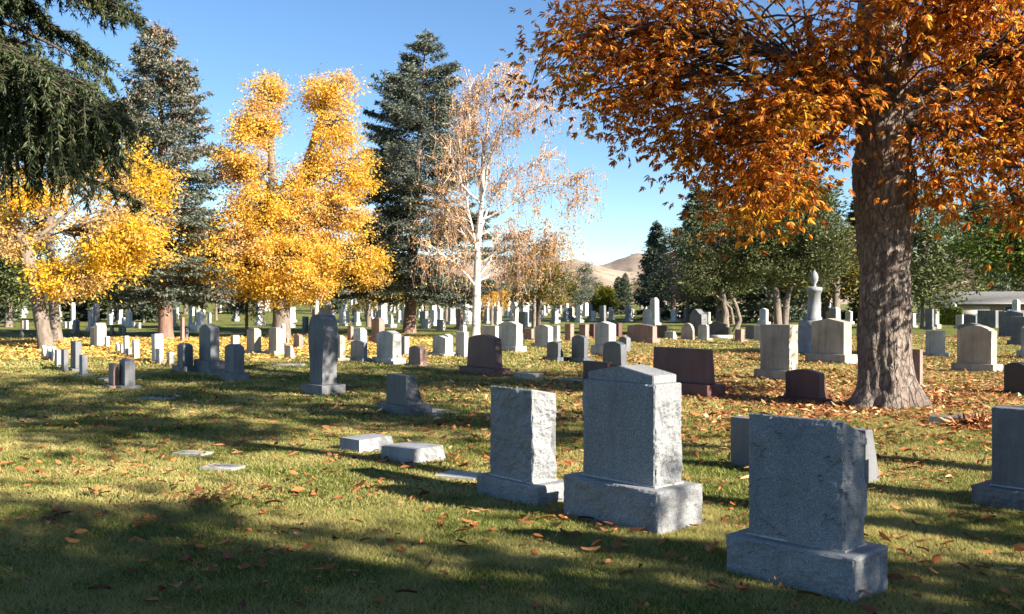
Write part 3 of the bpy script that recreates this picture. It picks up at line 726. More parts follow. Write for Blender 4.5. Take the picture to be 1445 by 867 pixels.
def far_mesh(kind, mat, tall):
    key = (kind, mat, tall)
    if key not in protos:
        h_ = {0: .8, 1: 1.15}[tall] * (1.45 if kind == 'hip' else 1); w_ = .5 if kind != 'hip' else .45
        bm = tablet_bm(kind, w_, .2 if kind != 'hip' else .42, h_, bev=0); me = bpy.data.meshes.new('tablet'); bm.to_mesh(me); bm.free(); me.materials.append(M[mat])
        b2 = tablet_bm('flat', w_ + .18, .4 if kind != 'hip' else .62, .22, bev=0); m2 = bpy.data.meshes.new('plinth'); b2.to_mesh(m2); b2.free(); m2.materials.append(M[mat])
        protos[key] = (me, m2)
    return protos[key]
NF = 300 - len([o for o in bpy.data.objects if o.get('category') == 'headstone'])
far = []
for y, x, px in cand[:NF]:
    k_, m_, l_ = KN[rf.choice(len(KN), p=WT)]; tall = int(rf.random() < .45)
    me, m2 = far_mesh(k_, m_, tall); sc = rf.uniform(.85, 1.25)
    lb = l_ + ' in the far rows ' + zone(px)
    r0 = thing('headstone', lb, 'headstone', (x, y, gz(x, y) - .03), ROW + rf.normal(0, .06), 'headstones in the far rows')
    r0.scale = (sc, sc, sc); r0.rotation_euler[1] = rf.normal(0, .02); far.append((lb, px, r0))
    p_ = link(bpy.data.objects.new('plinth', m2), r0); t_ = link(bpy.data.objects.new('tablet', me), r0); t_.location = (0, 0, .22)
ORD = ['leftmost', 'second from left', 'third from left', 'fourth from left', 'fifth from left', 'sixth from left', 'seventh from left', 'eighth from left', 'ninth from left', 'tenth from left',
       'eleventh from left', 'twelfth from left', 'thirteenth from left', 'fourteenth from left', 'fifteenth from left', 'sixteenth from left']
for lb in sorted(set(f[0] for f in far)):
    g = sorted([f for f in far if f[0] == lb], key=lambda f: f[1])
    if len(g) > 1:
        for i_, f in enumerate(g): f[2]['label'] = lb.replace(' in the far rows', ', far rows') + ', ' + ('rightmost' if i_ == len(g) - 1 else ORD[i_])
mb = MB()
for y, x, px in cand[NF:]:
    z = gz(x, y); h_ = rf.uniform(.7, 1.7); w_ = rf.uniform(.4, .7); a = ROW
    V, Qx = box_np(0, 0, h_ / 2, w_, .3, h_); up = V[:, 2] > .1; V[up, :2] *= rf.uniform(.6, 1)
    c_, s_ = math.cos(a), math.sin(a); V2 = V.copy(); V2[:, 0] = c_ * V[:, 0] - s_ * V[:, 1] + x; V2[:, 1] = s_ * V[:, 0] + c_ * V[:, 1] + y; V2[:, 2] += z
    mb.add(V2, Qx)
o = mb.obj('headstones', M['white'])
if o: tag(o, 'farthest pale headstones crowding the back of the lawn', 'headstones'); o['kind'] = 'stuff'
print('far stones', len(cand), 'individual', NF)

# ------------------------------------------------------------------ trees
def leaves_obj(name, P, D, L, W, mat, parent, tpl=DIAMOND, r=rng, up=None):
    V, Qx = cards(P, D, L, W, tpl, r=r, up=up)
    return mesh_obj(name, np_mesh(name, V, Qx), mat, parent)

def trunk_tube(mb, pts, k=14, rough=.05, seed=0, flare=True):
    """tapered trunk with buttressed foot and lumpy surface"""
    pts = np.asarray(pts, float); n = max(14, int(np.abs(pts[-1, :3] - pts[0, :3]).sum() / (.12 if k < 50 else .05)))
    t = np.linspace(0, 1, n); src = np.linspace(0, 1, len(pts))
    P = np.stack([np.interp(t, src, pts[:, i]) for i in range(4)], -1)
    T = nrm(np.gradient(P[:, :3], axis=0)); U = nrm(np.cross(T, [0, 1., 0])); W = np.cross(T, U)
    a = np.arange(k) / k * 2 * np.pi
    rr = np.zeros((n, k))
    for i in range(n):
        z = P[i, 2] - P[0, 2]; R0 = P[i, 3]
        f = (math.exp(-z / (R0 * .9)) if flare else 0)
        for j in range(k):
            nn = mn.fractal(Vector((math.cos(a[j]) * 1.6 + seed, math.sin(a[j]) * 1.6, z * .9 / max(R0, .1) * .35)), .8, 2, 4)
            rt = math.cos(5 * a[j] + seed) * .5 + math.cos(3 * a[j] + seed * 2) * .3
            rg = abs(mn.noise(Vector((math.cos(a[j]) * 5 + seed, math.sin(a[j]) * 5, z * 1.1)))) + .5 * abs(mn.noise(Vector((math.cos(a[j]) * 11, math.sin(a[j]) * 11 + seed, z * 3.2)))) if k > 50 else 0
            rr[i, j] = R0 * (1 + rg * .16 + rough * 2.2 * nn + f * (.42 + .45 * rt) * (1.35 if k > 50 else .5))
    V = P[:, None, :3] + rr[..., None] * (np.cos(a)[None, :, None] * U[:, None] + np.sin(a)[None, :, None] * W[:, None])
    i = np.arange(n - 1)[:, None] * k; j = np.arange(k)[None]; j2 = (j + 1) % k
    mb.add(V.reshape(-1, 3), np.stack([i + j, i + j2, i + k + j2, i + k + j], -1).reshape(-1, 4))

def clump_tree(name, label, xy, trunk, lobes, crad, per, leaf, mats, seed, cat='tree', group='trees among the graves', tpl=FOLD, droop=.2, k=14, cull=.0, palmate=False, twigr=.02, limb=True, tk=14, extra=None, flat=.6, shell=.45, rot=0, minz=1.0):
    r = np.random.default_rng(seed); x, y = xy
    root = thing(name, label, cat, (x, y, gz(x, y) - .05), rot, group)
    tb = MB()
    for tr in trunk: trunk_tube(tb, tr, k=tk, seed=seed)
    T0 = np.asarray(trunk[0], float)
    cl = []
    tw = MB()
    for (cx, cy, cz, rx, ry, rz, nc) in lobes:
        c = np.array([cx, cy, cz]); tr = np.concatenate([np.asarray(t, float) for t in trunk])
        # limb leaves a trunk somewhat below the lobe
        dd = np.abs(tr[:, 2] - (cz - .35 * np.hypot(cx, cy))) + .35 * np.hypot(tr[:, 0] - cx, tr[:, 1] - cy)
        dd[tr[:, 2] < minz] += 5
        st = tr[int(np.argmin(dd))]
        pl = curve(st[:3], c, .12 * np.linalg.norm(c - st[:3]), 9, .07, r)
        if limb: tb.tube(pl, np.linspace(min(st[3] * .5, .16, .03 * nc ** .4), .022, 9), 7)
        for _ in range(nc):
            v = nrm(r.normal(0, 1, 3)) * r.random() ** shell
            p = c + v * np.array([rx, ry, rz])
            if p[2] < .6: continue
            if cull and mn.noise(Vector(p * .55 / max(crad, .3) * .6 + seed)) < -cull: continue
            q = pl[r.integers(3, 9)]
            cl.append(p)
            if twigr: tw.tube(curve(q, p, .1 * np.linalg.norm(p - q), 5, .05, r), np.linspace(twigr * 1.3, twigr * .35, 5), 4)
    cl = np.array(cl); n = len(cl)
    idx = np.repeat(np.arange(n), per)
    off = r.normal(0, 1, (len(idx), 3)) * np.array([crad, crad, crad * flat]) * r.uniform(.35, 1, (len(idx), 1))
    P = cl[idx] + off
    D = nrm(off + r.normal(0, .35, off.shape) * crad) ; D[:, 2] -= droop; D = nrm(D)
    if palmate:
        # every leaf: petiole end P, 5-7 leaflets fanned about the drooping axis
        m_ = len(P); nl = 6
        ax = D.copy(); side = nrm(np.cross(ax, nrm(np.array([0, 0, 1.]) + r.normal(0, .3, (m_, 3))))); dn = nrm(np.cross(side, ax))
        ang = np.linspace(-1.25, 1.25, nl)[None] + r.normal(0, .12, (m_, nl))
        Dl = np.cos(ang)[..., None] * ax[:, None] + np.sin(ang)[..., None] * side[:, None]
        Dl[..., 2] -= np.abs(r.normal(.35, .3, (m_, nl))); Dl = nrm(Dl)
        Pl = np.repeat(P[:, None], nl, 1).reshape(-1, 3); Dl = Dl.reshape(-1, 3)
        sz = r.uniform(.7, 1.15, (m_, 1)) * (1 - .3 * np.abs(np.linspace(-1, 1, nl)))[None] * r.uniform(.85, 1.15, (m_, nl))
        L = (leaf[0] * sz).ravel()
        leaves_obj('crown', Pl, Dl, L, L * leaf[1] * r.uniform(.7, 1.1, len(L)), M[mats[0]], root, tpl, r)
    else:
        L = leaf[0] * r.uniform(.6, 1.2, len(P))
        leaves_obj('crown', P, D, L, L * leaf[1], M[mats[0]], root, tpl, r)
    tb.obj('trunk', M[mats[1]], root, True)
    if twigr: tw.obj('twigs', M[mats[2] if len(mats) > 2 else 'twig'], root)
    return root

def spruce(name, label, xy, H, Rb, z0, mats, seed, trunk_r, whorl=.36, nb=6, needles=260, nl=.2, nw=.06, shape=1.0, up=.1, droop=.25, cones=0, lean=(0, 0), irregular=.25, group='conifers', twin=False, cat='tree', hang=0, azlim=None, asym=None):
    r = np.random.default_rng(seed); x, y = xy
    root = thing(name, label, cat, (x, y, gz(x, y) - .05), 0, group)
    tb = MB(); trunk_tube(tb, [(0, 0, 0, trunk_r), (lean[0] * .3, lean[1] * .3, H * .3, trunk_r * .75), (lean[0] * .7, lean[1] * .7, H * .7, trunk_r * .35), (lean[0], lean[1], H * .99, .02)], k=12, seed=seed, rough=.04)
    Ps = []; Ds = []; Cp = []; Ls = []
    z = z0
    bulge = [r.uniform(0, 6.28) for _ in range(3)]
    while z < H - .15:
        t = (z - z0) / (H - z0); prof = min(1, .62 + t * 3.2) * (1 - t) ** shape
        for b_ in range(nb if t < .85 else 4):
            az = r.uniform(0, 2 * np.pi)
            ir = 1 + irregular * (math.sin(az * 2 + bulge[0] + z * .7) * .5 + math.sin(az * 3 + bulge[1] - z * 1.1) * .5) + r.normal(0, irregular * .35)
            L = max(.25, Rb * prof * ir)
            if asym: L *= asym(az, z)
            if L < .15: continue
            zz = z + r.uniform(-.15, .15); o = np.array([lean[0] * zz / H, lean[1] * zz / H, zz])
            d = np.array([math.cos(az), math.sin(az), 0]); el = up + .55 * t + r.normal(0, .08)
            m_ = 8; s = np.linspace(0, 1, m_)
            br = o + d * (L * s)[:, None]; br[:, 2] += L * (el * s - droop * s ** 2 * 1.3 + droop * .55 * s ** 4)
            tb.tube(br, np.linspace(max(.012, trunk_r * .12 * (1 - t)), .008, m_), 4)
            k = int(needles * (L / Rb) * .8) + 20
            ss = r.random(k) ** .75; base = np.stack([np.interp(ss, s, br[:, i]) for i in range(3)], -1)
            side = np.cross(d, [0, 0, 1]); wd = L * .30 * (1 - ss) + .12
            # side shoots: needles gather along discrete shoots
            ns = max(4, int(L / .22)); q = np.round(ss * ns) / ns
            base = np.stack([np.interp(q, s, br[:, i]) for i in range(3)], -1)
            sg = np.where(r.random(k) < .5, -1, 1); tt = r.random(k)
            wdq = L * .34 * (1 - q) + .16
            off = (side[None] * sg[:, None] + d[None] * .75) * (tt * wdq)[:, None]
            P = base + off + r.normal(0, .035, (k, 3)); P[:, 2] -= tt ** 1.5 * wdq * (.25 + hang) + np.abs(r.normal(0, .03, k))
            if hang: P[:, 2] -= r.random(k) ** 2 * hang * .8 * (.3 + q)
            D = side[None] * sg[:, None] * .8 + d[None] * .7 + r.normal(0, .55, (k, 3)); D[:, 2] -= .15 + hang * 1.2
            Ps.append(P); Ds.append(D); Ls.append(np.full(k, 1.0))
            if cones and t > cones: 
                kc = 30; Cp.append(br[-1] + r.normal(0, .16, (kc, 3)) - d * r.random((kc, 1)) * L * .4)
        z += whorl * (1 - .35 * t)
    # leader
    k = 60; zt = H - r.random(k) * .9; Ps.append(np.stack([lean[0] + r.normal(0, .06, k), lean[1] + r.normal(0, .06, k), zt], -1)); Ds.append(r.normal(0, .6, (k, 3)) + np.array([0, 0, .8]))
    P = np.concatenate(Ps); D = np.concatenate(Ds); L = nl * r.uniform(.6, 1.25, len(P))
    leaves_obj('crown', P, D, L, nw * r.uniform(.7, 1.2, len(P)), M[mats[0]], root, DIAMOND, r)
    if Cp:
        P = np.concatenate(Cp); leaves_obj('cones', P, r.normal(0, .3, P.shape) + np.array([0, 0, -1]), .13, .06, M['cone'], root, DIAMOND, r)['kind'] = 'stuff'
    tb.obj('trunk', M[mats[1]], root, True)
    return root

# main chestnut
xc, yc = trunks['chest']
ch_tr = [[(0, 0, 0, .37), (-.02, 0, .8, .345), (-.03, 0, 2.2, .345), (.0, 0, 3.4, .42), (-.05, 0, 4.4, .36), (-.1, 0, 6, .30), (.05, .1, 7.6, .22), (.1, .1, 9.2, .1)]]
clump_tree('chestnut_tree', 'massive horse chestnut with copper-orange autumn leaves and flared trunk at right', (xc, yc), ch_tr,
           [(0, .5, 7.6, 4.3, 4.3, 2.2, 80), (-2.7, -.3, 5.6, 2.3, 1.9, 1.7, 105), (-3.9, -.2, 5.7, 1.3, 1.5, 1.5, 40), (-4.9, -.1, 5.7, .7, 1.2, 1.1, 16), (-3.1, -.5, 4.3, .7, 1, .8, 12), (.1, -1.2, 5.6, 1.0, .7, .8, 22), (4.2, -1.5, 4.4, 1.3, 1.5, 1.3, 36), (-2.4, -.6, 4.0, 1.3, 1.5, 1.2, 80), (-1.9, .4, 3.4, .9, 1.1, .7, 22), (.4, -1.6, 5.9, 1.6, .7, 1.0, 34), (-4.0, .3, 4.9, .9, 1.0, .8, 18), (1.6, -.6, 3.3, 1.1, 1.1, .7, 36), (0, -1.3, 4.7, .8, .5, .9, 12), (-1.0, -.4, 4.9, .9, 1.0, .7, 20),
            (2.2, 0, 5.4, 2.5, 2.5, 2.0, 150), (2.4, -.8, 3.7, 2.2, 1.8, 1.1, 110), (.9, -.9, 3.7, .9, .9, .7, 18), (0, -2.3, 6.4, 2.0, 1.4, 1.1, 42), (-.7, -1.1, 5.0, .9, .8, .9, 20), (.3, 2.4, 5.2, 2.8, 1.8, 1.6, 60), (3.6, 1, 4.6, 1.8, 2, 1.8, 50)],
           .44, 25, (.145, .29), ('chestnut_leaf', 'chestnut_bark', 'twig'), 5, palmate=True, cull=.16, twigr=.02, tk=72, flat=.75, droop=.35, shell=.5, minz=4.3)
trunks_root = G(1250, 575)

# yellow tree with two spires
x, y = trunks['yellow']; s = y / F     # metres per pixel here
px = lambda dx: dx * s
zz = lambda yy: (HZ - yy) * s + EYE
clump_tree('yellow_tree', 'bright yellow autumn tree with two upright spires left of centre', (x, y),
           [[(0, 0, 0, .42), (0, 0, 2.2, .36), (-.1, 0, 4.2, .28), (-.35, 0, zz(270), .22), (-.45, 0, zz(220), .16), (-.55, 0, zz(150), .06)], [(0, 0, 1.9, .3), (.35, .2, 4.2, .24), (.9, .2, zz(250), .2), (1.6, .2, zz(180), .13), (2.2, .1, zz(120), .05)]],
           [(px(-22), 0, zz(135), px(30), 1.0, px(32), 48), (px(-38), 0, zz(185), px(38), 1.1, px(34), 60), (px(68), 0, zz(130), px(38), 1.2, px(34), 57), (px(80), 0, zz(180), px(36), 1.2, px(30), 51), (px(62), 0, zz(215), px(30), 1.1, px(26), 32),
            (px(-75), .3, zz(235), px(36), 1.4, px(34), 57), (px(-38), 0, zz(240), px(36), 1.4, px(30), 41), (px(40), .2, zz(258), px(40), 1.5, px(28), 54), (px(-105), -.2, zz(375), px(30), 1.4, px(34), 40), (px(0), .2, zz(400), px(80), 2.2, px(30), 96), (px(-20), 0, zz(300), px(75), 2.4, px(42), 176), (px(-62), -.4, zz(365), px(72), 2.5, px(52), 240), (px(22), -.3, zz(370), px(66), 2.5, px(54), 224),
            (px(75), .3, zz(300), px(48), 1.8, px(55), 96), (px(105), .4, zz(240), px(28), 1.3, px(38), 35), (px(118), .5, zz(360), px(26), 1.3, px(52), 44)],
           .34, 110, (.12, .62), ('yellow_leaf', 'bark', 'twig'), 12, cull=.25, twigr=.03, tk=20, droop=.3)
# leaning gold tree
x, y = trunks['lean']; s = y / F; zz = lambda yy: (HZ - yy) * s + EYE; px = lambda dx: (dx - 66) * s
clump_tree('golden_tree', 'golden-leaved tree with pale trunk leaning left at far left', (x, y),
           [[(0, 0, 0, .25), (px(50), 0, zz(400), .22), (px(34), 0, zz(340), .2), (px(15), 0, zz(290), .15), (px(10), 0, zz(210), .06)], [(px(34), 0, zz(345), .08), (px(70), .5, zz(310), .07), (px(130), .8, zz(250), .04)]],
           [(px(150), .8, zz(330), px(66 + 62), 2.0, px(66 + 45), 140), (px(100), .6, zz(390), px(66 + 60), 1.8, px(66 + 28), 60), (px(40), .3, zz(270), px(66 + 50), 2, px(66 + 40), 65), (px(180), 1.5, zz(240), px(66 + 42), 2, px(66 + 55), 42), (px(20), -.2, zz(330), px(66 + 36), 1.4, px(66 + 30), 26)],
           .34, 115, (.125, .62), ('gold_leaf', 'bark', 'twig'), 31, cull=.12, twigr=.03, tk=20)
x, y = trunks['lean2']
clump_tree('tan_tree', 'half-bare tan-leaved tree standing right behind the leaning golden one', (x, y),
           [[(0, 0, 0, .22), (-.2, 0, 2.5, .18), (-.3, 0, 5, .14), (.8, 0, 8, .07)]],
           [(1.8, 0, 6.8, 2.2, 2, 1.9, 55), (3.4, .5, 4.6, 1.6, 1.6, 2.4, 60), (-1.2, 1, 5.0, 2.0, 1.8, 2.0, 45), (.6, .5, 8.2, 1.8, 1.6, 1.4, 30)],
           .36, 62, (.15, .55), ('yellow_leaf', 'bark', 'twig'), 33, cull=.2, twigr=.035, tk=18)

# spruces of the middle distance
x, y = trunks['red']; s = y / F
spruce('spruce_tree', 'tall blue-green spruce with brown cones near its top, reddish trunk', (x, y), (428 - 34) * s + EYE + .1, 3.2, 1.9, ('blue_spruce', 'red_bark'), 41, .33, needles=420, nb=7, cones=.45, droop=.22, up=.0, shape=.62, lean=(-.3, 0), irregular=.22, nl=.2, nw=.07)
x, y = trunks['spruce']; s = y / F
spruce('spruce_tree', 'tall dark spruce with open ragged crown beside the white birch', (x, y), (428 - 52) * s + EYE + .3, 5.4, 2.0, ('blue_spruce', 'red_bark'), 47, .34, needles=1150, nb=7, whorl=.40, droop=.16, up=.05, shape=.82, irregular=.34, nl=.20, nw=.065, lean=(.9, 0))

# near spruce whose boughs hang into the top left
def near_spruce():
    r = np.random.default_rng(52); x, y = -8.8, 13.4; z = gz(x, y)
    root = thing('spruce_tree', 'nearby dark spruce whose drooping boughs fill the top left corner', 'tree', (x, y, z - .05), 0, 'conifers')
    tb = MB(); trunk_tube(tb, [(0, 0, 0, .42), (0, 0, 4, .36), (0, 0, 9, .22), (0, 0, 14, .05)], k=14, seed=9)
    ends = []
    for (ex, ey, ed, hl, n) in ((168, 165, 11.6, 1.1, 6), (140, 150, 12.2, 1.6, 7), (105, 130, 11.2, 1.9, 8), (60, 95, 11.0, 1.1, 5), (20, 95, 11.8, .7, 5), (-20, 60, 11, .8, 5), (-30, 120, 11.5, 1.0, 7), (120, 200, 12.2, 1.15, 5), (40, 180, 12.6, .8, 5), (-60, 200, 12, 1, 5),
                                 (152, -12, 11.8, .6, 5), (172, 22, 12.0, .4, 3), (110, -50, 11.5, .4, 5), (60, -60, 12, .6, 6), (0, -40, 11, .8, 7), (10, 0, 12.5, .35, 2), (-80, 0, 13, 1, 8)):
        for _ in range(n):
            d = ed + r.normal(0, .5); ends.append((np.array([K(ex + r.normal(0, 14)) * d - x, d - y, (HZ - ey - r.normal(0, 16)) * d / F + EYE - z]), hl))
    for _ in range(60):      # the rest of the crown, away from the view
        a = r.uniform(.4, 5.2); zz_ = r.uniform(4, 12); q = 4.2 * (1 - zz_ / 14.5) + .5; ends.append((np.array([math.cos(a) * q * -1, math.sin(a) * q, zz_ - 1]), .7))
    Ps = []; Ds = []
    for e, hl in ends:
        o = np.array([0, 0, e[2] + .35 * np.hypot(e[0], e[1]) * r.uniform(.5, .9)]); t = np.linspace(0, 1, 9)
        br = o * (1 - t[:, None]) + e * t[:, None]; br[:, 2] += .35 * np.sin(np.pi * t); tb.tube(br, np.linspace(.055, .010, 9), 5)
        out = nrm(e - o); side = nrm(np.cross(out, [0, 0, 1.]))
        for _ in range(27):
            f = r.random() ** .55; b = np.array([np.interp(f, t, br[:, j]) for j in range(3)]); wd = (.2 + .9 * (1 - f)) * r.uniform(-1, 1)
            b2 = b + side * wd + out * abs(wd) * .5; L = hl * (.15 + .95 * r.random() ** 1.6) * (.45 + .55 * np.sin(np.pi * min(1, f * 1.05)))
            p = np.array([b, b2, b2 + out * .08 + [r.normal(0, .04), r.normal(0, .04), -L * .5], b2 + out * .1 + [r.normal(0, .06), r.normal(0, .06), -L]])
            tb.tube(p, np.array([.012, .008, .006, .003]), 3)
            k = int(50 + 85 * L); ff = r.random(k) * 3; c = np.stack([np.interp(ff, [0, 1, 2, 3], p[:, j]) for j in range(3)], -1)
            dd = r.normal(0, 1, (k, 3)); dd[:, 2] -= .45; dd = nrm(dd) + nrm(p[3] - p[1]) * .9 * (ff > 1)[:, None] + nrm(b2 - b + 1e-6) * .7 * (ff <= 1)[:, None]
            Ps.append(c); Ds.append(dd)
    P = np.concatenate(Ps); D = np.concatenate(Ds)
    leaves_obj('crown', P, D, .10 * r.uniform(.5, 1.2, len(P)), .017, M['near_spruce'], root, DIAMOND, r); print('near spruce', len(P))
    tb.obj('trunk', M['twig'], root, True)
near_spruce()

# birch
def birch():
    r = np.random.default_rng(61); x, y = trunks['birch']; s = y / F; P_ = lambda a, b, dy=0: np.array([(a - 671) * s, dy, (HZ - b) * s + EYE])
    root = thing('birch_tree', 'nearly bare white birch with pale trunk and drooping coppery twigs', 'tree', (x, y, gz(x, y) - .05), 0, 'trees among the graves')
    tb = MB(); trunk_tube(tb, [(*P_(671, 477), .21), (*P_(673, 400), .17), (*P_(675, 340), .15), (*P_(679, 290), .11), (*P_(682, 220), .09), (*P_(690, 160), .04), (*P_(698, 120), .015)], k=14, seed=3, rough=.03)
    limbs = [((675, 370), (662, 300), (655, 235), (645, 170)), ((676, 330), (700, 270), (735, 240), (775, 215)), ((673, 392), (705, 340), (760, 325), (800, 300)), ((671, 345), (648, 325), (632, 300), (620, 270)),
             ((680, 280), (665, 215), (662, 165), (664, 125)), ((681, 240), (705, 190), (716, 140), (722, 112)), ((677, 310), (720, 290), (765, 262), (806, 258)), ((679, 290), (655, 262), (642, 240), (632, 215)),
             ((673, 400), (700, 378), (735, 372), (770, 345)), ((682, 210), (668, 170), (672, 140), (676, 118)), ((675, 350), (660, 322), (640, 305), (618, 310)), ((678, 300), (690, 220), (735, 180), (762, 160)), ((675, 370), (715, 350), (740, 345), (782, 338)), ((672, 405), (650, 378), (632, 362), (612, 352))]
    tw = MB(); LP = []
    for L in limbs:
        dy = r.uniform(-1.8, 1.8); p = np.array([P_(a, b, dy * i / 3) for i, (a, b) in enumerate(L)])
        t = np.linspace(0, 1, 12); pp = np.stack([np.interp(t, np.linspace(0, 1, 4), p[:, i]) for i in range(3)], -1); pp[1:-1] += r.normal(0, .05, (10, 3))
        tb.tube(pp, np.linspace(.065, .016, 12), 6)
        for _ in range(19):
            i = r.integers(3, 12); a = pp[i]; out = nrm(pp[i] - pp[max(0, i - 2)]); d = nrm(out + r.normal(0, .6, 3)); e = a + d * r.uniform(.7, 1.7); e[2] -= .1
            sub = curve(a, e, .1, 5, .05, r); tb.tube(sub, np.linspace(.018, .008, 5), 4)
            for _ in range(7 if e[0] > -.6 else 4):
                b = sub[r.integers(1, 5)]; h = r.uniform(.5, 1.5); q = b + np.array([r.normal(0, .35), r.normal(0, .35), 0]); 
                pts = np.array([b, (b + q) / 2 + [0, 0, .12], q + [0, 0, -.12], q + [r.normal(0, .06), 0, -h * .6], q + [r.normal(0, .1), 0, -h]])
                tw.tube(pts, np.linspace(.009, .005, 5), 3)
                m_ = r.integers(3, 8); f = r.random(m_); LP.append(np.stack([np.interp(f, np.linspace(0, 1, 5), pts[:, j]) for j in range(3)], -1))
    LP = np.concatenate(LP); LP = np.concatenate([LP, LP + r.normal(0, .06, LP.shape)])
    leaves_obj('crown', LP, r.normal(0, .5, LP.shape) + [0, 0, -.8], .10 * r.uniform(.6, 1.2, len(LP)), .065, M['birch_leaf'], root, DIAMOND, r)
    tb.obj('trunk', M['birch_bark'], root, True); tw.obj('twigs', M['twig_red'], root)
    # dark lenticel bands and peeling patches low on the trunk
birch()

# golden weeping tree behind the birch, olive tree with amber strands
def weeping(name, label, xy, cz, rr, n, mat, seed, hgt_, trunk):
    r = np.random.default_rng(seed); x, y = xy; root = thing(name, label, 'tree', (x, y, gz(x, y) - .05), 0, 'trees among the graves')
    tb = MB(); trunk_tube(tb, trunk, k=10, seed=seed); LP = []
    for _ in range(n):
        a = r.uniform(0, 6.28); q = rr * r.random() ** .5; b = np.array([math.cos(a) * q, math.sin(a) * q, cz - (q / rr) ** 2 * .5 + r.normal(0, .2)])
        tb.tube(curve([0, 0, cz - 1.2], b, .5, 5, 0, r), np.linspace(.035, .01, 5), 3)
        k = 60; f = r.random(k); LP.append(b + np.stack([r.normal(0, .05, k), r.normal(0, .05, k), -f * hgt_ * r.uniform(.6, 1)], -1))
    LP = np.concatenate(LP); leaves_obj('crown', LP, r.normal(0, .4, LP.shape) + [0, 0, -1], .14, .05, M[mat], root, DIAMOND, r)
    tb.obj('trunk', M['bark'], root, True)
x, y = G(694, 460)
weeping('weeping_tree', 'small golden weeping tree directly right of the birch trunk', (x, y), 3.3, 1.4, 70, 'amber_leaf', 71, 1.7, [(0, 0, 0, .12), (0, 0, 1.5, .09), (0, 0, 2.6, .05)])
x, y = trunks['olive']; s = y / F; zz = lambda yy: (HZ - yy) * s + EYE
clump_tree('olive_tree', 'dark olive-green spreading tree with amber strands right of the birch', (x, y),
           [[(0, 0, 0, .16), (0, 0, 1.5, .13), (0, 0, 3.2, .1), (.1, 0, 5.0, .04)]],
           [(-.9, 0, 2.9, 1.5, 1.6, 1.5, 75), (.9, 0, 2.8, 1.5, 1.6, 1.4, 75), (.1, 0, 4.2, 1.3, 1.3, 1.2, 50)], .34, 44, (.16, .45), ('olive_leaf', 'twig', 'twig'), 73, droop=.5)
weeping('weeping_tree', 'tall narrow amber weeping tree hanging over the olive tree', (x - .2, y + 2.8), 5.0, 1.7, 60, 'amber_leaf', 75, 1.6, [(0, 0, 0, .14), (0, 0, 2.5, .1), (0, 0, 4.2, .05)])

# golden rounded cedar
x, y = G(853, 449); s = y / F
clump_tree('rounded_cedar', 'egg-shaped golden-green cedar on the far lawn', (x, y), [[(0, 0, 0, .15), (0, 0, 1, .12), (0, 0, 2.5, .05)]],
           [(0, 0, 21 * s, 17 * s, 17 * s, 20 * s, 170), (0, 0, 34 * s, 11 * s, 11 * s, 12 * s, 60)], .26, 60, (.2, .4), ('gold_cedar', 'bark'), 77, twigr=0, limb=False, droop=-.8, shell=.28, cat='shrub')
# clipped hedge by the house
x, y = G(1340, 459)
hr = np.random.default_rng(5); nH = 9000; P = hr.uniform(-1, 1, (nH, 3)); ax_ = hr.integers(0, 3, nH); P[np.arange(nH), ax_] = np.sign(P[np.arange(nH), ax_]) * hr.uniform(.93, 1.02, nH)
Dn = np.zeros_like(P); Dn[np.arange(nH), ax_] = np.sign(P[np.arange(nH), ax_]); P = P * [.75, .6, .62] + [0, 0, .62]
o = thing('hedge', 'boxy clipped dark green hedge left of the low house', 'hedge', (x, y, gz(x, y)), R(-20))
leaves_obj('foliage', P, Dn + hr.normal(0, .5, P.shape), .12, .07, M['green_leaf'], o, DIAMOND, hr)
core = MB(); core.add(*box_np(0, 0, .58, 1.3, 1.0, 1.1)); core.obj('branches', M['twig'], o)

# juniper at right and neighbours
x, y = trunks['juniper']; s = y / F; q_ = lambda dx: dx * s; zz = lambda yy: (HZ - yy) * s + EYE
clump_tree('juniper_tree', 'broad olive-green juniper with split trunk left of the chestnut', (x, y),
           [[(-.1, 0, 0, .22), (-.2, 0, 1.8, .16), (-.5, 0, 4, .1), (-.2, 0, 7, .05)], [(.15, 0, 0, .18), (.3, .1, 1.7, .14), (.9, .1, 4.2, .08)]],
           [(q_(-42), 0, zz(350), q_(46), 1.7, q_(42), 148), (q_(10), 0, zz(330), q_(50), 1.8, q_(55), 202), (q_(55), 0, zz(350), q_(38), 1.5, q_(48), 121), (q_(5), 0, zz(255), q_(34), 1.4, q_(45), 108), (q_(35), 0, zz(280), q_(28), 1.2, q_(42), 67), (q_(-12), 0, zz(215), q_(14), .7, q_(28), 29), (q_(20), 0, zz(205), q_(14), .6, q_(24), 24), (q_(0), 0, zz(385), q_(75), 1.8, q_(20), 110)],
           .30, 75, (.16, .36), ('juniper', 'bark', 'twig'), 81, droop=-.5, cull=.4, twigr=.02, tk=16)
x, y = trunks['twist']; s = y / F
clump_tree('twisted_tree', 'dark evergreen with two twisted pale trunks near the black monument', (x, y),
           [[(-.15, 0, 0, .26), (-.1, 0, 1.2, .2), (-.3, 0, 2.6, .14)], [(.45, 0, 0, .17), (.75, 0, .7, .13), (.5, 0, 1.6, .11), (.15, 0, 2.3, .10), (.05, 0, 3.2, .06)], [(.35, 0, .5, .10), (.2, -.1, 1.4, .08), (-.5, -.1, 2.0, .06), (-.9, 0, 2.4, .03)]],
           [(-.6, 0, 3.4, 2.2, 1.8, 1.4, 150), (.8, 0, 3.4, 1.3, 1.4, 1.0, 81), (0, 0, 5.4, 2.0, 1.7, 2.0, 140)], .30, 60, (.15, .4), ('juniper', 'bark', 'twig'), 83, droop=.1, tk=16)
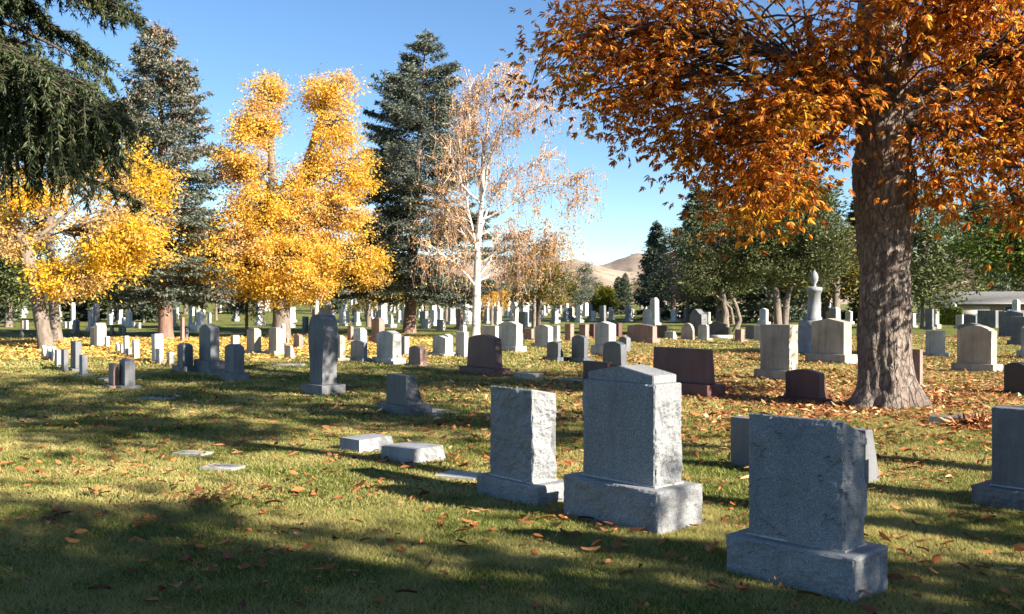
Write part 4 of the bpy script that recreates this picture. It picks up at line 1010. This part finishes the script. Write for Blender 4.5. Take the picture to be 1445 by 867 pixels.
# small green maple reaching in from the right edge
x, y = (15.5, 27)
clump_tree('maple_tree', 'still-green leafy tree hanging into the right edge before the house', (x, y), [[(0, 0, 0, .2), (0, 0, 2, .16), (-.3, 0, 4, .1), (-.4, 0, 5.5, .05)]],
           [(-1.1, 0, 3.2, 1.8, 1.6, .8, 130), (.2, 0, 4.4, 2.2, 2, 1.2, 130), (-.2, -.3, 3.0, 1.6, 1.4, .6, 70)], .34, 38, (.12, .65), ('green_leaf', 'bark', 'twig'), 85, droop=.4)
# small bare white tree at left
x, y = G(268, 462)
tb = MB(); rb = np.random.default_rng(4); root = thing('bare_tree', 'little bare white-limbed tree between conifer and yellow tree', 'tree', (x, y, gz(x, y) - .05), 0, 'trees among the graves')
trunk_tube(tb, [(0, 0, 0, .14), (.05, 0, .9, .10), (0, 0, 1.7, .08)], k=10)
for e in ((-1.1, 0, 2.1), (1.2, .2, 2.3), (.3, -.2, 3.0), (-.5, .3, 2.8), (.9, -.3, 1.9)):
    p = curve((0, 0, 1.6), e, .15, 6, .06, rb); tb.tube(p, np.linspace(.06, .02, 6), 5)
    for _ in range(9): q = p[rb.integers(2, 6)]; tb.tube(curve(q, q + rb.normal(0, .35, 3) + [0, 0, .2], 0, 4, .03, rb), np.linspace(.015, .006, 4), 3)
tb.obj('trunk', M['birch_bark'], root, True)

# ------------------------------------------------------------------ background trees (shared meshes)
GB = 'trees at the far edge of the lawn'
def protochildren(root): return [c for c in root.children]
pt = {}
pt['spruce'] = spruce('conifer', 'x', (0, 0), 9, 2.2, .5, ('spruce', 'red_bark'), 91, .2, needles=110, nb=7, nl=.3, nw=.12, whorl=.34, droop=.2, shape=.75)
pt['pine'] = clump_tree('pine_tree', 'x', (0, 0), [[(0, 0, 0, .2), (0, 0, 3, .15), (.2, 0, 6.5, .05)]], [(0, 0, 5.2, 2.2, 2.2, 1.9, 70), (0, 0, 3.1, 2.6, 2.4, 1.4, 75), (.1, 0, 7.2, 1.2, 1.2, 1.2, 30)], .4, 32, (.3, .3), ('spruce', 'red_bark'), 93, twigr=0, droop=.1)
pt['juniper'] = clump_tree('evergreen_tree', 'x', (0, 0), [[(0, 0, 0, .2), (0, 0, 3, .15), (.2, 0, 6.5, .05)]], [(0, 0, 4.6, 1.9, 1.9, 2.2, 90), (0, 0, 2.4, 2.3, 2.2, 1.3, 80), (0, 0, 6.8, .9, .9, 1.2, 25)], .36, 34, (.26, .4), ('juniper', 'bark'), 95, twigr=0, droop=-.3)
pt['olive'] = clump_tree('leafy_tree', 'x', (0, 0), [[(0, 0, 0, .2), (0, 0, 2, .15), (.2, 0, 5, .05)]], [(0, 0, 4.4, 2.6, 2.6, 1.8, 80), (-1.2, 0, 2.6, 1.8, 1.8, 1.2, 45), (1.3, 0, 2.7, 1.8, 1.8, 1.2, 45)], .42, 26, (.26, .5), ('olive_leaf', 'bark'), 97, cull=.3)
pt['mauve'] = clump_tree('bare_tree', 'x', (0, 0), [[(0, 0, 0, .18), (0, 0, 2, .14), (.2, 0, 5, .05)]], [(0, 0, 4.6, 2.6, 2.6, 2.0, 70), (-1.2, 0, 3.0, 1.8, 1.8, 1.3, 45), (1.3, 0, 3.0, 1.8, 1.8, 1.2, 45)], .45, 14, (.2, .3), ('mauve_leaf', 'bark', 'twig_red'), 99, twigr=.03)
pt['amber'] = clump_tree('autumn_tree', 'x', (0, 0), [[(0, 0, 0, .18), (0, 0, 2, .14), (.2, 0, 5, .05)]], [(0, 0, 4.2, 2.2, 2.2, 1.8, 70), (-1.0, 0, 2.6, 1.6, 1.6, 1.2, 40), (1.1, 0, 2.6, 1.6, 1.6, 1.1, 40)], .42, 24, (.24, .5), ('amber_leaf', 'bark'), 101, cull=.3)
used = set()
def put(kind, px_, y, top, label, wide=1.0, name=None, cat='tree'):
    """px_ bearing, y distance, top pixel row reached"""
    src = pt[kind]; x = K(px_) * y; z = gz(x, y); H = (HZ - top) * y / F + EYE - z
    base = {'spruce': 9, 'pine': 8.4, 'juniper': 8.0, 'olive': 6.4, 'mauve': 6.8, 'amber': 6.2}[kind]; sc = H / base
    if kind not in used: r0 = src; used.add(kind)
    else:
        r0 = src.copy(); COL.objects.link(r0)
        for c in protochildren(src): d = c.copy(); COL.objects.link(d); d.parent = r0
    r0.location = (x, y, z - .05); r0.scale = (sc * wide, sc * wide, sc); r0.rotation_euler = (0, 0, random.uniform(0, 6.28))
    r0['label'] = label; r0['group'] = GB
    if name: r0.name = name
for a in [
    ('pine', 826, 118, 369, 'rounded dark pine left of the golden cedar'), ('spruce', 882, 125, 385, 'small blue-green conifer right of the golden cedar'),
    ('spruce', 873, 150, 390, 'low dark conifer behind the golden cedar', 1.3), ('spruce', 926, 92, 312, 'tall blue spruce nearest the gap of hills', .95), ('pine', 950, 84, 318, 'dark pine directly right of the tall blue spruce', 1.2),
    ('mauve', 970, 80, 350, 'purplish bare tree right of the blue spruce', 1.1), ('spruce', 985, 88, 262, 'tall dark conifer behind the purplish tree', 1.2), ('juniper', 1016, 76, 262, 'dark evergreen behind the twisted trunks', 1.2),
    ('spruce', 1085, 75, 195, 'tallest conifer peeking above the juniper', 1.0), ('juniper', 1065, 90, 290, 'evergreen filling the gap behind the juniper', 1.6), ('olive', 1180, 75, 300, 'olive tree between juniper and chestnut trunk', 1.3),
    ('juniper', 1165, 95, 260, 'evergreen behind the urn column', 1.3), ('juniper', 1305, 60, 250, 'shaggy evergreen just right of the chestnut trunk', 1.1), ('juniper', 1345, 160, 285, 'evergreen behind the clipped hedge', 1.2), ('mauve', 1332, 150, 350, 'greyish bare tree above the hedge', 1.2),
    ('spruce', 1385, 165, 262, 'dark conifer left of the house roof'), ('juniper', 1440, 175, 275, 'evergreen rising behind the house roof', 1.5), ('mauve', 1415, 190, 290, 'bare tree behind the house', 1.4), ('spruce', 1230, 80, 250, 'conifer hidden behind the chestnut trunk', 1.3), ('juniper', 1260, 90, 280, 'evergreen hidden behind the chestnut trunk', 1.4),
    ('mauve', 798, 140, 415, 'small greyish bare bush on the far lawn', 1.3), ('amber', 785, 170, 412, 'distant orange bush left of the golden cedar', 1.5), ('olive', 735, 120, 380, 'olive-green tree beyond the birch', 1.3), ('mauve', 708, 110, 372, 'bare brownish tree beyond the birch', 1.2),
    ('olive', 655, 100, 385, 'olive tree beyond the birch, spruce side', 1.2), ('mauve', 630, 82, 360, 'tan bare tree between spruce and birch', 1.2), ('olive', 600, 95, 388, 'olive tree right behind the dark spruce', 1.3), ('olive', 545, 84, 372, 'yellow-green spreading tree left of the dark spruce', 1.5), ('olive', 518, 78, 395, 'low yellow-green tree beside the yellow tree', 1.1), ('spruce', 475, 110, 362, 'dark conifer behind the yellow tree, right side', 1.0),
    ('mauve', 500, 120, 380, 'bare tree beyond the yellow tree, right side', 1.3), ('amber', 520, 64, 300, 'thin amber tree touching the yellow tree', .75), ('juniper', 440, 120, 375, 'evergreen beyond the yellow tree', 1.3), ('spruce', 330, 110, 360, 'dark conifer beyond the yellow tree, left side', 1.3), ('mauve', 305, 85, 380, 'mauve bare tree left of the yellow tree', 1.1),
    ('juniper', 262, 110, 345, 'evergreen beyond the little bare tree', 1.3), ('spruce', 212, 80, 320, 'dark conifer behind the red-trunked spruce', 1.3), ('juniper', 165, 82, 350, 'evergreen with low shade, between the left trunks', 1.4), ('spruce', 120, 85, 335, 'dark spruce between the left trunks', 1.4), ('juniper', 140, 120, 340, 'farther evergreen between the left trunks', 1.5),
    ('pine', 60, 80, 330, 'dark pine behind the leaning golden tree', 1.3), ('juniper', 12, 62, 290, 'pale green evergreen at the far left edge', 1.2), ('spruce', -20, 75, 260, 'tall spruce just off the far left edge', 1.3), ('olive', 90, 150, 385, 'distant olive tree beyond the left lawn', 1.6), ('amber', 250, 160, 395, 'distant amber tree beyond the left lawn', 1.6), ('olive', 385, 170, 390, 'distant olive tree hidden by the yellow tree', 1.8),
    ('olive', 680, 175, 395, 'distant olive tree on the skyline behind the birch', 1.8), ('olive', 760, 200, 402, 'distant olive tree on the skyline right of the birch', 1.6), ('juniper', 845, 200, 398, 'distant dark evergreen behind the golden cedar', 1.8), ('olive', 905, 190, 395, 'distant olive tree on the skyline near the blue spruce', 1.8),
    ('spruce', 808, 190, 396, 'distant small conifer left of the dark pine', 1.6), ('juniper', 575, 190, 392, 'distant evergreen on the skyline behind the dark spruce', 2.0), ('spruce', 1130, 120, 330, 'distant conifer right behind the juniper', 1.5), ('amber', 975, 150, 385, 'distant orange tree seen under the purplish tree', 1.5), ('amber', 1105, 150, 385, 'distant orange tree seen behind the juniper trunk', 1.5), ('mauve', 1060, 130, 370, 'distant bare tree behind the twisted trunks', 1.5)]:
    put(*a)
put('pine', 348, 47.5, 345, 'dark-trunked evergreen hidden inside the yellow tree', .8)

# house
m, n, b = new_mat('shingle_roof'); tc = n.nodes.new('ShaderNodeTexCoord').outputs['Object']; q = noise_tex(n, 3, 4, tc); r = ramp(n, q.outputs[0], [(.35, (.15, .14, .13)), (.65, (.21, .20, .185))])
n.links.new(r.outputs[0], b.inputs['Base Color']); b.inputs['Roughness'].default_value = .9; M['roof'] = m
for nm, cc, rg in (('house_brick', (.26, .19, .15), .9), ('house_trim', (.42, .38, .33), .7), ('window_glass', (.06, .08, .10), .1), ('garage_paint', (.40, .34, .27), .6)):
    m, n, b = new_mat(nm); tc = n.nodes.new('ShaderNodeTexCoord').outputs['Object']; q = noise_tex(n, 6, 4, tc); r = ramp(n, q.outputs[0], [(.3, [c * .8 for c in cc]), (.7, cc)])
    n.links.new(r.outputs[0], b.inputs['Base Color']); b.inputs['Roughness'].default_value = rg; M[nm] = m
yh = 128; xh0 = K(1330) * yh; zh = gz(K(1400) * yh, yh) - .1; s = yh / F
hs = thing('house', 'low brick house with long grey shingle roof behind the graves at right', 'house', (xh0, yh, zh))
wt = EYE + (HZ - 428) * s - zh; rt = EYE + (HZ - 411) * s - zh
L = 24.
wl = MB(); wl.add(*box_np(L / 2, 4, wt / 2, L, 8, wt)); wl.obj('wall', M['house_brick'], hs)
rf_ = MB(); V = np.array([(-.8, -.8, wt), (L + .8, -.8, wt), (L + .8, 8.8, wt), (-.8, 8.8, wt), (2.5, 4, rt), (L - 1, 4, rt), (-.8, -.8, wt - .12), (L + .8, -.8, wt - .12), (L + .8, 8.8, wt - .12), (-.8, 8.8, wt - .12)])
rf_.add(V, np.array([(0, 1, 5, 4), (2, 3, 4, 5), (0, 4, 4, 3), (1, 2, 5, 5), (6, 7, 1, 0), (7, 8, 2, 1), (6, 9, 8, 7), (9, 6, 0, 3), (8, 9, 3, 2)])[[0, 1, 4, 5, 6, 7, 8]])
rf_.add(np.array([(-.8, -.8, wt), (2.5, 4, rt), (-.8, 8.8, wt), (-.8, 4, wt)]), np.array([(0, 1, 2, 3)]))
rf_.obj('roof', M['roof'], hs)
gt = MB(); gt.add(*box_np(L / 2, -.84, wt - .07, L + 1.6, .08, .2)); gt.obj('gutter', M['house_trim'], hs)
gd = MB(); gd.add(*box_np(4.2, -.03, 1.1, 4.2, .1, 2.1)); 
for k in range(1, 4): gd.add(*box_np(4.2, -.10, .1 + k * .52, 4.2, .03, .03))
gd.obj('garage_door', M['garage_paint'], hs)
for wx, ww in ((9.3, 2.0), (13.2, 1.6), (17, 2.0)):
    fr = MB(); fr.add(*box_np(wx, -.03, 1.55, ww + .2, .12, 1.2)); fo = fr.obj('window', M['house_trim'], hs)
    pn = MB(); pn.add(*box_np(wx - ww / 4, -.10, 1.55, ww / 2 - .06, .03, 1.0)); pn.add(*box_np(wx + ww / 4, -.10, 1.55, ww / 2 - .06, .03, 1.0)); pn.obj('pane', M['window_glass'], fo)

# ------------------------------------------------------------------ trees just outside the frame, at the right, whose shade crosses the front lawn
clump_tree('shade_tree', 'large copper chestnut outside the frame to the right, shading the front lawn', (11.1, -3.7), ch_tr, [(0, 0, 5.5, 3.4, 3.4, 2.4, 360), (.9, 1.35, 5.2, 1.5, 1.5, 2.2, 90), (-.3, -.7, 8.2, 2.9, 2.9, 2.0, 240), (0, -3.4, 6.2, 2.8, 2.2, 2.6, 160)], .5, 12, (.25, .45), ('chestnut_leaf', 'chestnut_bark', 'twig'), 105, palmate=True, tk=20)
sm_tr = [[(0, 0, 0, .16), (0, 0, 1.2, .13), (0, 0, 3, .1), (0, 0, 4.4, .04)]]
clump_tree('shade_tree', 'small copper chestnut outside the frame beside the right-hand stone', (10.9, 2.3), sm_tr, [(0, 0, 3.5, 1.9, 1.9, 1.2, 130)], .4, 8, (.22, .42), ('chestnut_leaf', 'chestnut_bark', 'twig'), 107, palmate=True, tk=16, cull=.3)
clump_tree('shade_tree', 'very tall slim chestnut outside the frame nearest the right-hand stone', (10.8, 1.5), [[(0, 0, 0, .26), (0, 0, 4, .2), (0, 0, 9, .14), (0, 0, 14, .05)]], [(0, 0, 9.6, 1.5, 1.5, 1.0, 55), (0, .2, 11.6, 1.9, 1.9, 1.2, 75), (0, 1.0, 13.4, 1.9, 1.9, 1.0, 60)], .42, 9, (.24, .42), ('chestnut_leaf', 'chestnut_bark', 'twig'), 113, palmate=True, tk=16)
clump_tree('shade_tree', 'tall slim chestnut outside the frame to the right with a high crown', (12.8, 3.6), [[(0, 0, 0, .26), (0, 0, 4, .2), (0, 0, 8, .14), (0, 0, 12, .05)]], [(0, 0, 8.6, 2.2, 2.2, 1.3, 90), (0, .4, 11.2, 2.5, 2.5, 1.5, 110), (0, 1.6, 13.6, 2.2, 2.2, 1.0, 50)], .45, 9, (.24, .42), ('chestnut_leaf', 'chestnut_bark', 'twig'), 109, palmate=True, tk=16)

# ------------------------------------------------------------------ grass and fallen leaves
def scatter(n, y0, y1, margin=.62, pw=1.0, r=rng):
    """points over the lawn wedge in front of the camera, even per square metre"""
    y = np.sqrt(r.uniform(y0 ** 2, y1 ** 2, n)); x = r.uniform(-1, 1, n) * margin * y; return x, y
def clear(x, y, pad=0.0):
    ok = np.ones(len(x), bool)
    for (cx, cy, rr) in _made:
        if cy < 20: ok &= ((x - cx) ** 2 + (y - cy) ** 2) > (rr * .55) ** 2
    return ok
Vs = []; Qs = []; nn = 0
for (cnt, y0, y1, hh, ww) in ((340000, 4.0, 7.5, .034, .005), (320000, 7.5, 13, .036, .009), (260000, 13, 24, .05, .02), (140000, 24, 44, .06, .045)):
    x, y = scatter(cnt, y0, y1); ok = clear(x, y); x = x[ok]; y = y[ok]; k = len(x)
    z = hgt(x, y); th = rng.uniform(0, 2 * np.pi, k)
    cl = .75 + .5 * np.sin(x * 7.1 + np.sin(y * 5.3) * 2) * np.sin(y * 6.3 + x * 1.9) * .5
    h = hh * rng.uniform(.3, 1.4, k) * cl; dx = np.cos(th) * ww / 2; dy = np.sin(th) * ww / 2
    lx = rng.normal(0, .8, k) * h; ly = rng.normal(0, .8, k) * h
    v = np.stack([np.stack([x - dx, y - dy, z - .004], -1), np.stack([x + dx, y + dy, z - .004], -1), np.stack([x + lx, y + ly, z + h], -1)], 1).reshape(-1, 3)
    Vs.append(v); Qs.append(np.arange(k * 3).reshape(-1, 3) + nn); nn += len(v)
o = mesh_obj('grass', np_mesh('grass', np.concatenate(Vs), np.concatenate(Qs)), M['grass'])
o['kind'] = 'stuff'; tag(o, 'short mown grass with dry yellow patches over the whole lawn', 'grass')

def litter(name, label, x, y, size, mat, tpl, lift=.03, tiltv=.35, r=rng, wd=(.3, .6)):
    k = len(x); z = hgt(x, y) + lift * r.uniform(.3, 1.2, k); th = r.uniform(0, 2 * np.pi, k)
    D = np.stack([np.cos(th), np.sin(th), r.normal(0, tiltv * .7, k)], -1); up = nrm(np.stack([r.normal(0, tiltv, k), r.normal(0, tiltv, k), np.where(r.random(k) < .5, 1, -1)], -1))
    L = size * (.4 + r.random(k) ** 1.8 * 1.2)
    V, Qx = cards(np.stack([x, y, z], -1), D, L, L * r.uniform(*wd, k), tpl, up=up, r=r)
    return mesh_obj(name, np_mesh(name, V, Qx, tpl is CURL), M[mat]), label
x, y = scatter(190000, 3.8, 48, .62)
px_ = x / y
dist = np.hypot((x - xc) / 7.5, (y - yc - .5) / 6.5)
dens = 66.0 + 40 * np.exp(-dist ** 2 * .9) + 26 * sm((px_ + .02) / .12) * sm((y - 11) / 8) + 6 * (px_ > .0) - 40 * sm((y - 9) / 8)
clumpn = (np.sin(x * 1.7 + np.sin(y * 1.3) * 1.5) * np.sin(y * 1.9 + np.sin(x * 1.1)) * .5 + .6) * (.55 + .9 * (np.sin(x * 5.3 + y * 2.2) * np.sin(y * 6.1 - x * 3.7) * .5 + .5))
area = .62 * (48 ** 2 - 3.8 ** 2); base = 190000 / area
keep = rng.random(len(x)) < np.clip(dens * clumpn / base, 0, 1)
x, y = x[keep], y[keep]; 
# thicker drift under the chestnut
a = rng.uniform(0, 6.28, 26000); rr = np.abs(rng.normal(0, 1, 26000)); x2 = xc + np.cos(a) * rr * 4.6; y2 = yc + .8 + np.sin(a) * rr * 4.0
x3 = rng.uniform(2, 16, 14000); y3 = rng.uniform(15, 30, 14000)
x = np.concatenate([x, x2, x3]); y = np.concatenate([y, y2, y3])
g = (y > 3.8) & ((x - xc) ** 2 + (y - yc) ** 2 > .2); g &= ~((rng.random(len(x)) < .55) & (np.sin(x * 2.1 + 1) * np.sin(y * 1.7 + x * .6) > .1) & (y < 17)); x, y = x[g], y[g]
g = clear(x, y); x, y = x[g], y[g]
print('litter', len(x), 'near', int((y < 9).sum()))
nr = y < 13
o, l = litter('fallen_leaves', 'curled brown and copper leaves scattered over the near lawn', x[nr], y[nr], .080, 'near_litter', CURL, .044, .38, wd=(.28, .6))
o['kind'] = 'stuff'; tag(o, l, 'leaves')
o, l = litter('fallen_leaves', 'brown leaves covering the lawn around and beyond the chestnut', x[~nr], y[~nr], .105, 'litter', FOLD, .03)
o['kind'] = 'stuff'; tag(o, l, 'leaves')
# yellow carpet at left
k = 42000; a = rng.uniform(0, 6.28, k); rr = rng.random(k) ** .6
tx, ty = G(150, 492); x = -14 + np.cos(a) * rr * 15; y = 33.5 + np.sin(a) * rr * 10
g = (y > 26 + 1.5 * np.sin(x * .9)) & (x / y < -.1 + .1 * np.sin(y)) ; x, y = x[g], y[g]
x2 = rng.normal(-9.5, 4, 9000); y2 = rng.normal(38, 3.6, 9000); x = np.concatenate([x, x2]); y = np.concatenate([y, y2])
o, l = litter('fallen_leaves', 'carpet of bright yellow leaves beneath the golden trees at left', x, y, .14, 'carpet', FOLD, .05)
o['kind'] = 'stuff'; tag(o, l, 'leaves')
# heap of rust-coloured dry fronds by the low dark stones
hx, hy = G(1380, 603); k = 700; a = rng.uniform(0, 6.28, k); rr = np.abs(rng.normal(0, .2, k)); P = np.stack([hx + np.cos(a) * rr * 1.4, hy + np.sin(a) * rr, gz(hx, hy) + rng.random(k) * .10 * np.exp(-rr * 2)], -1)
V, Qx = cards(P, rng.normal(0, 1, (k, 3)) * [1, 1, .4], .17, .035, FOLD)
o = mesh_obj('leaf_pile', np_mesh('leaf_pile', V, Qx), M['litter']); o['kind'] = 'stuff'; tag(o, 'small heap of rust-red dry leaves against low dark stones', 'leaves')
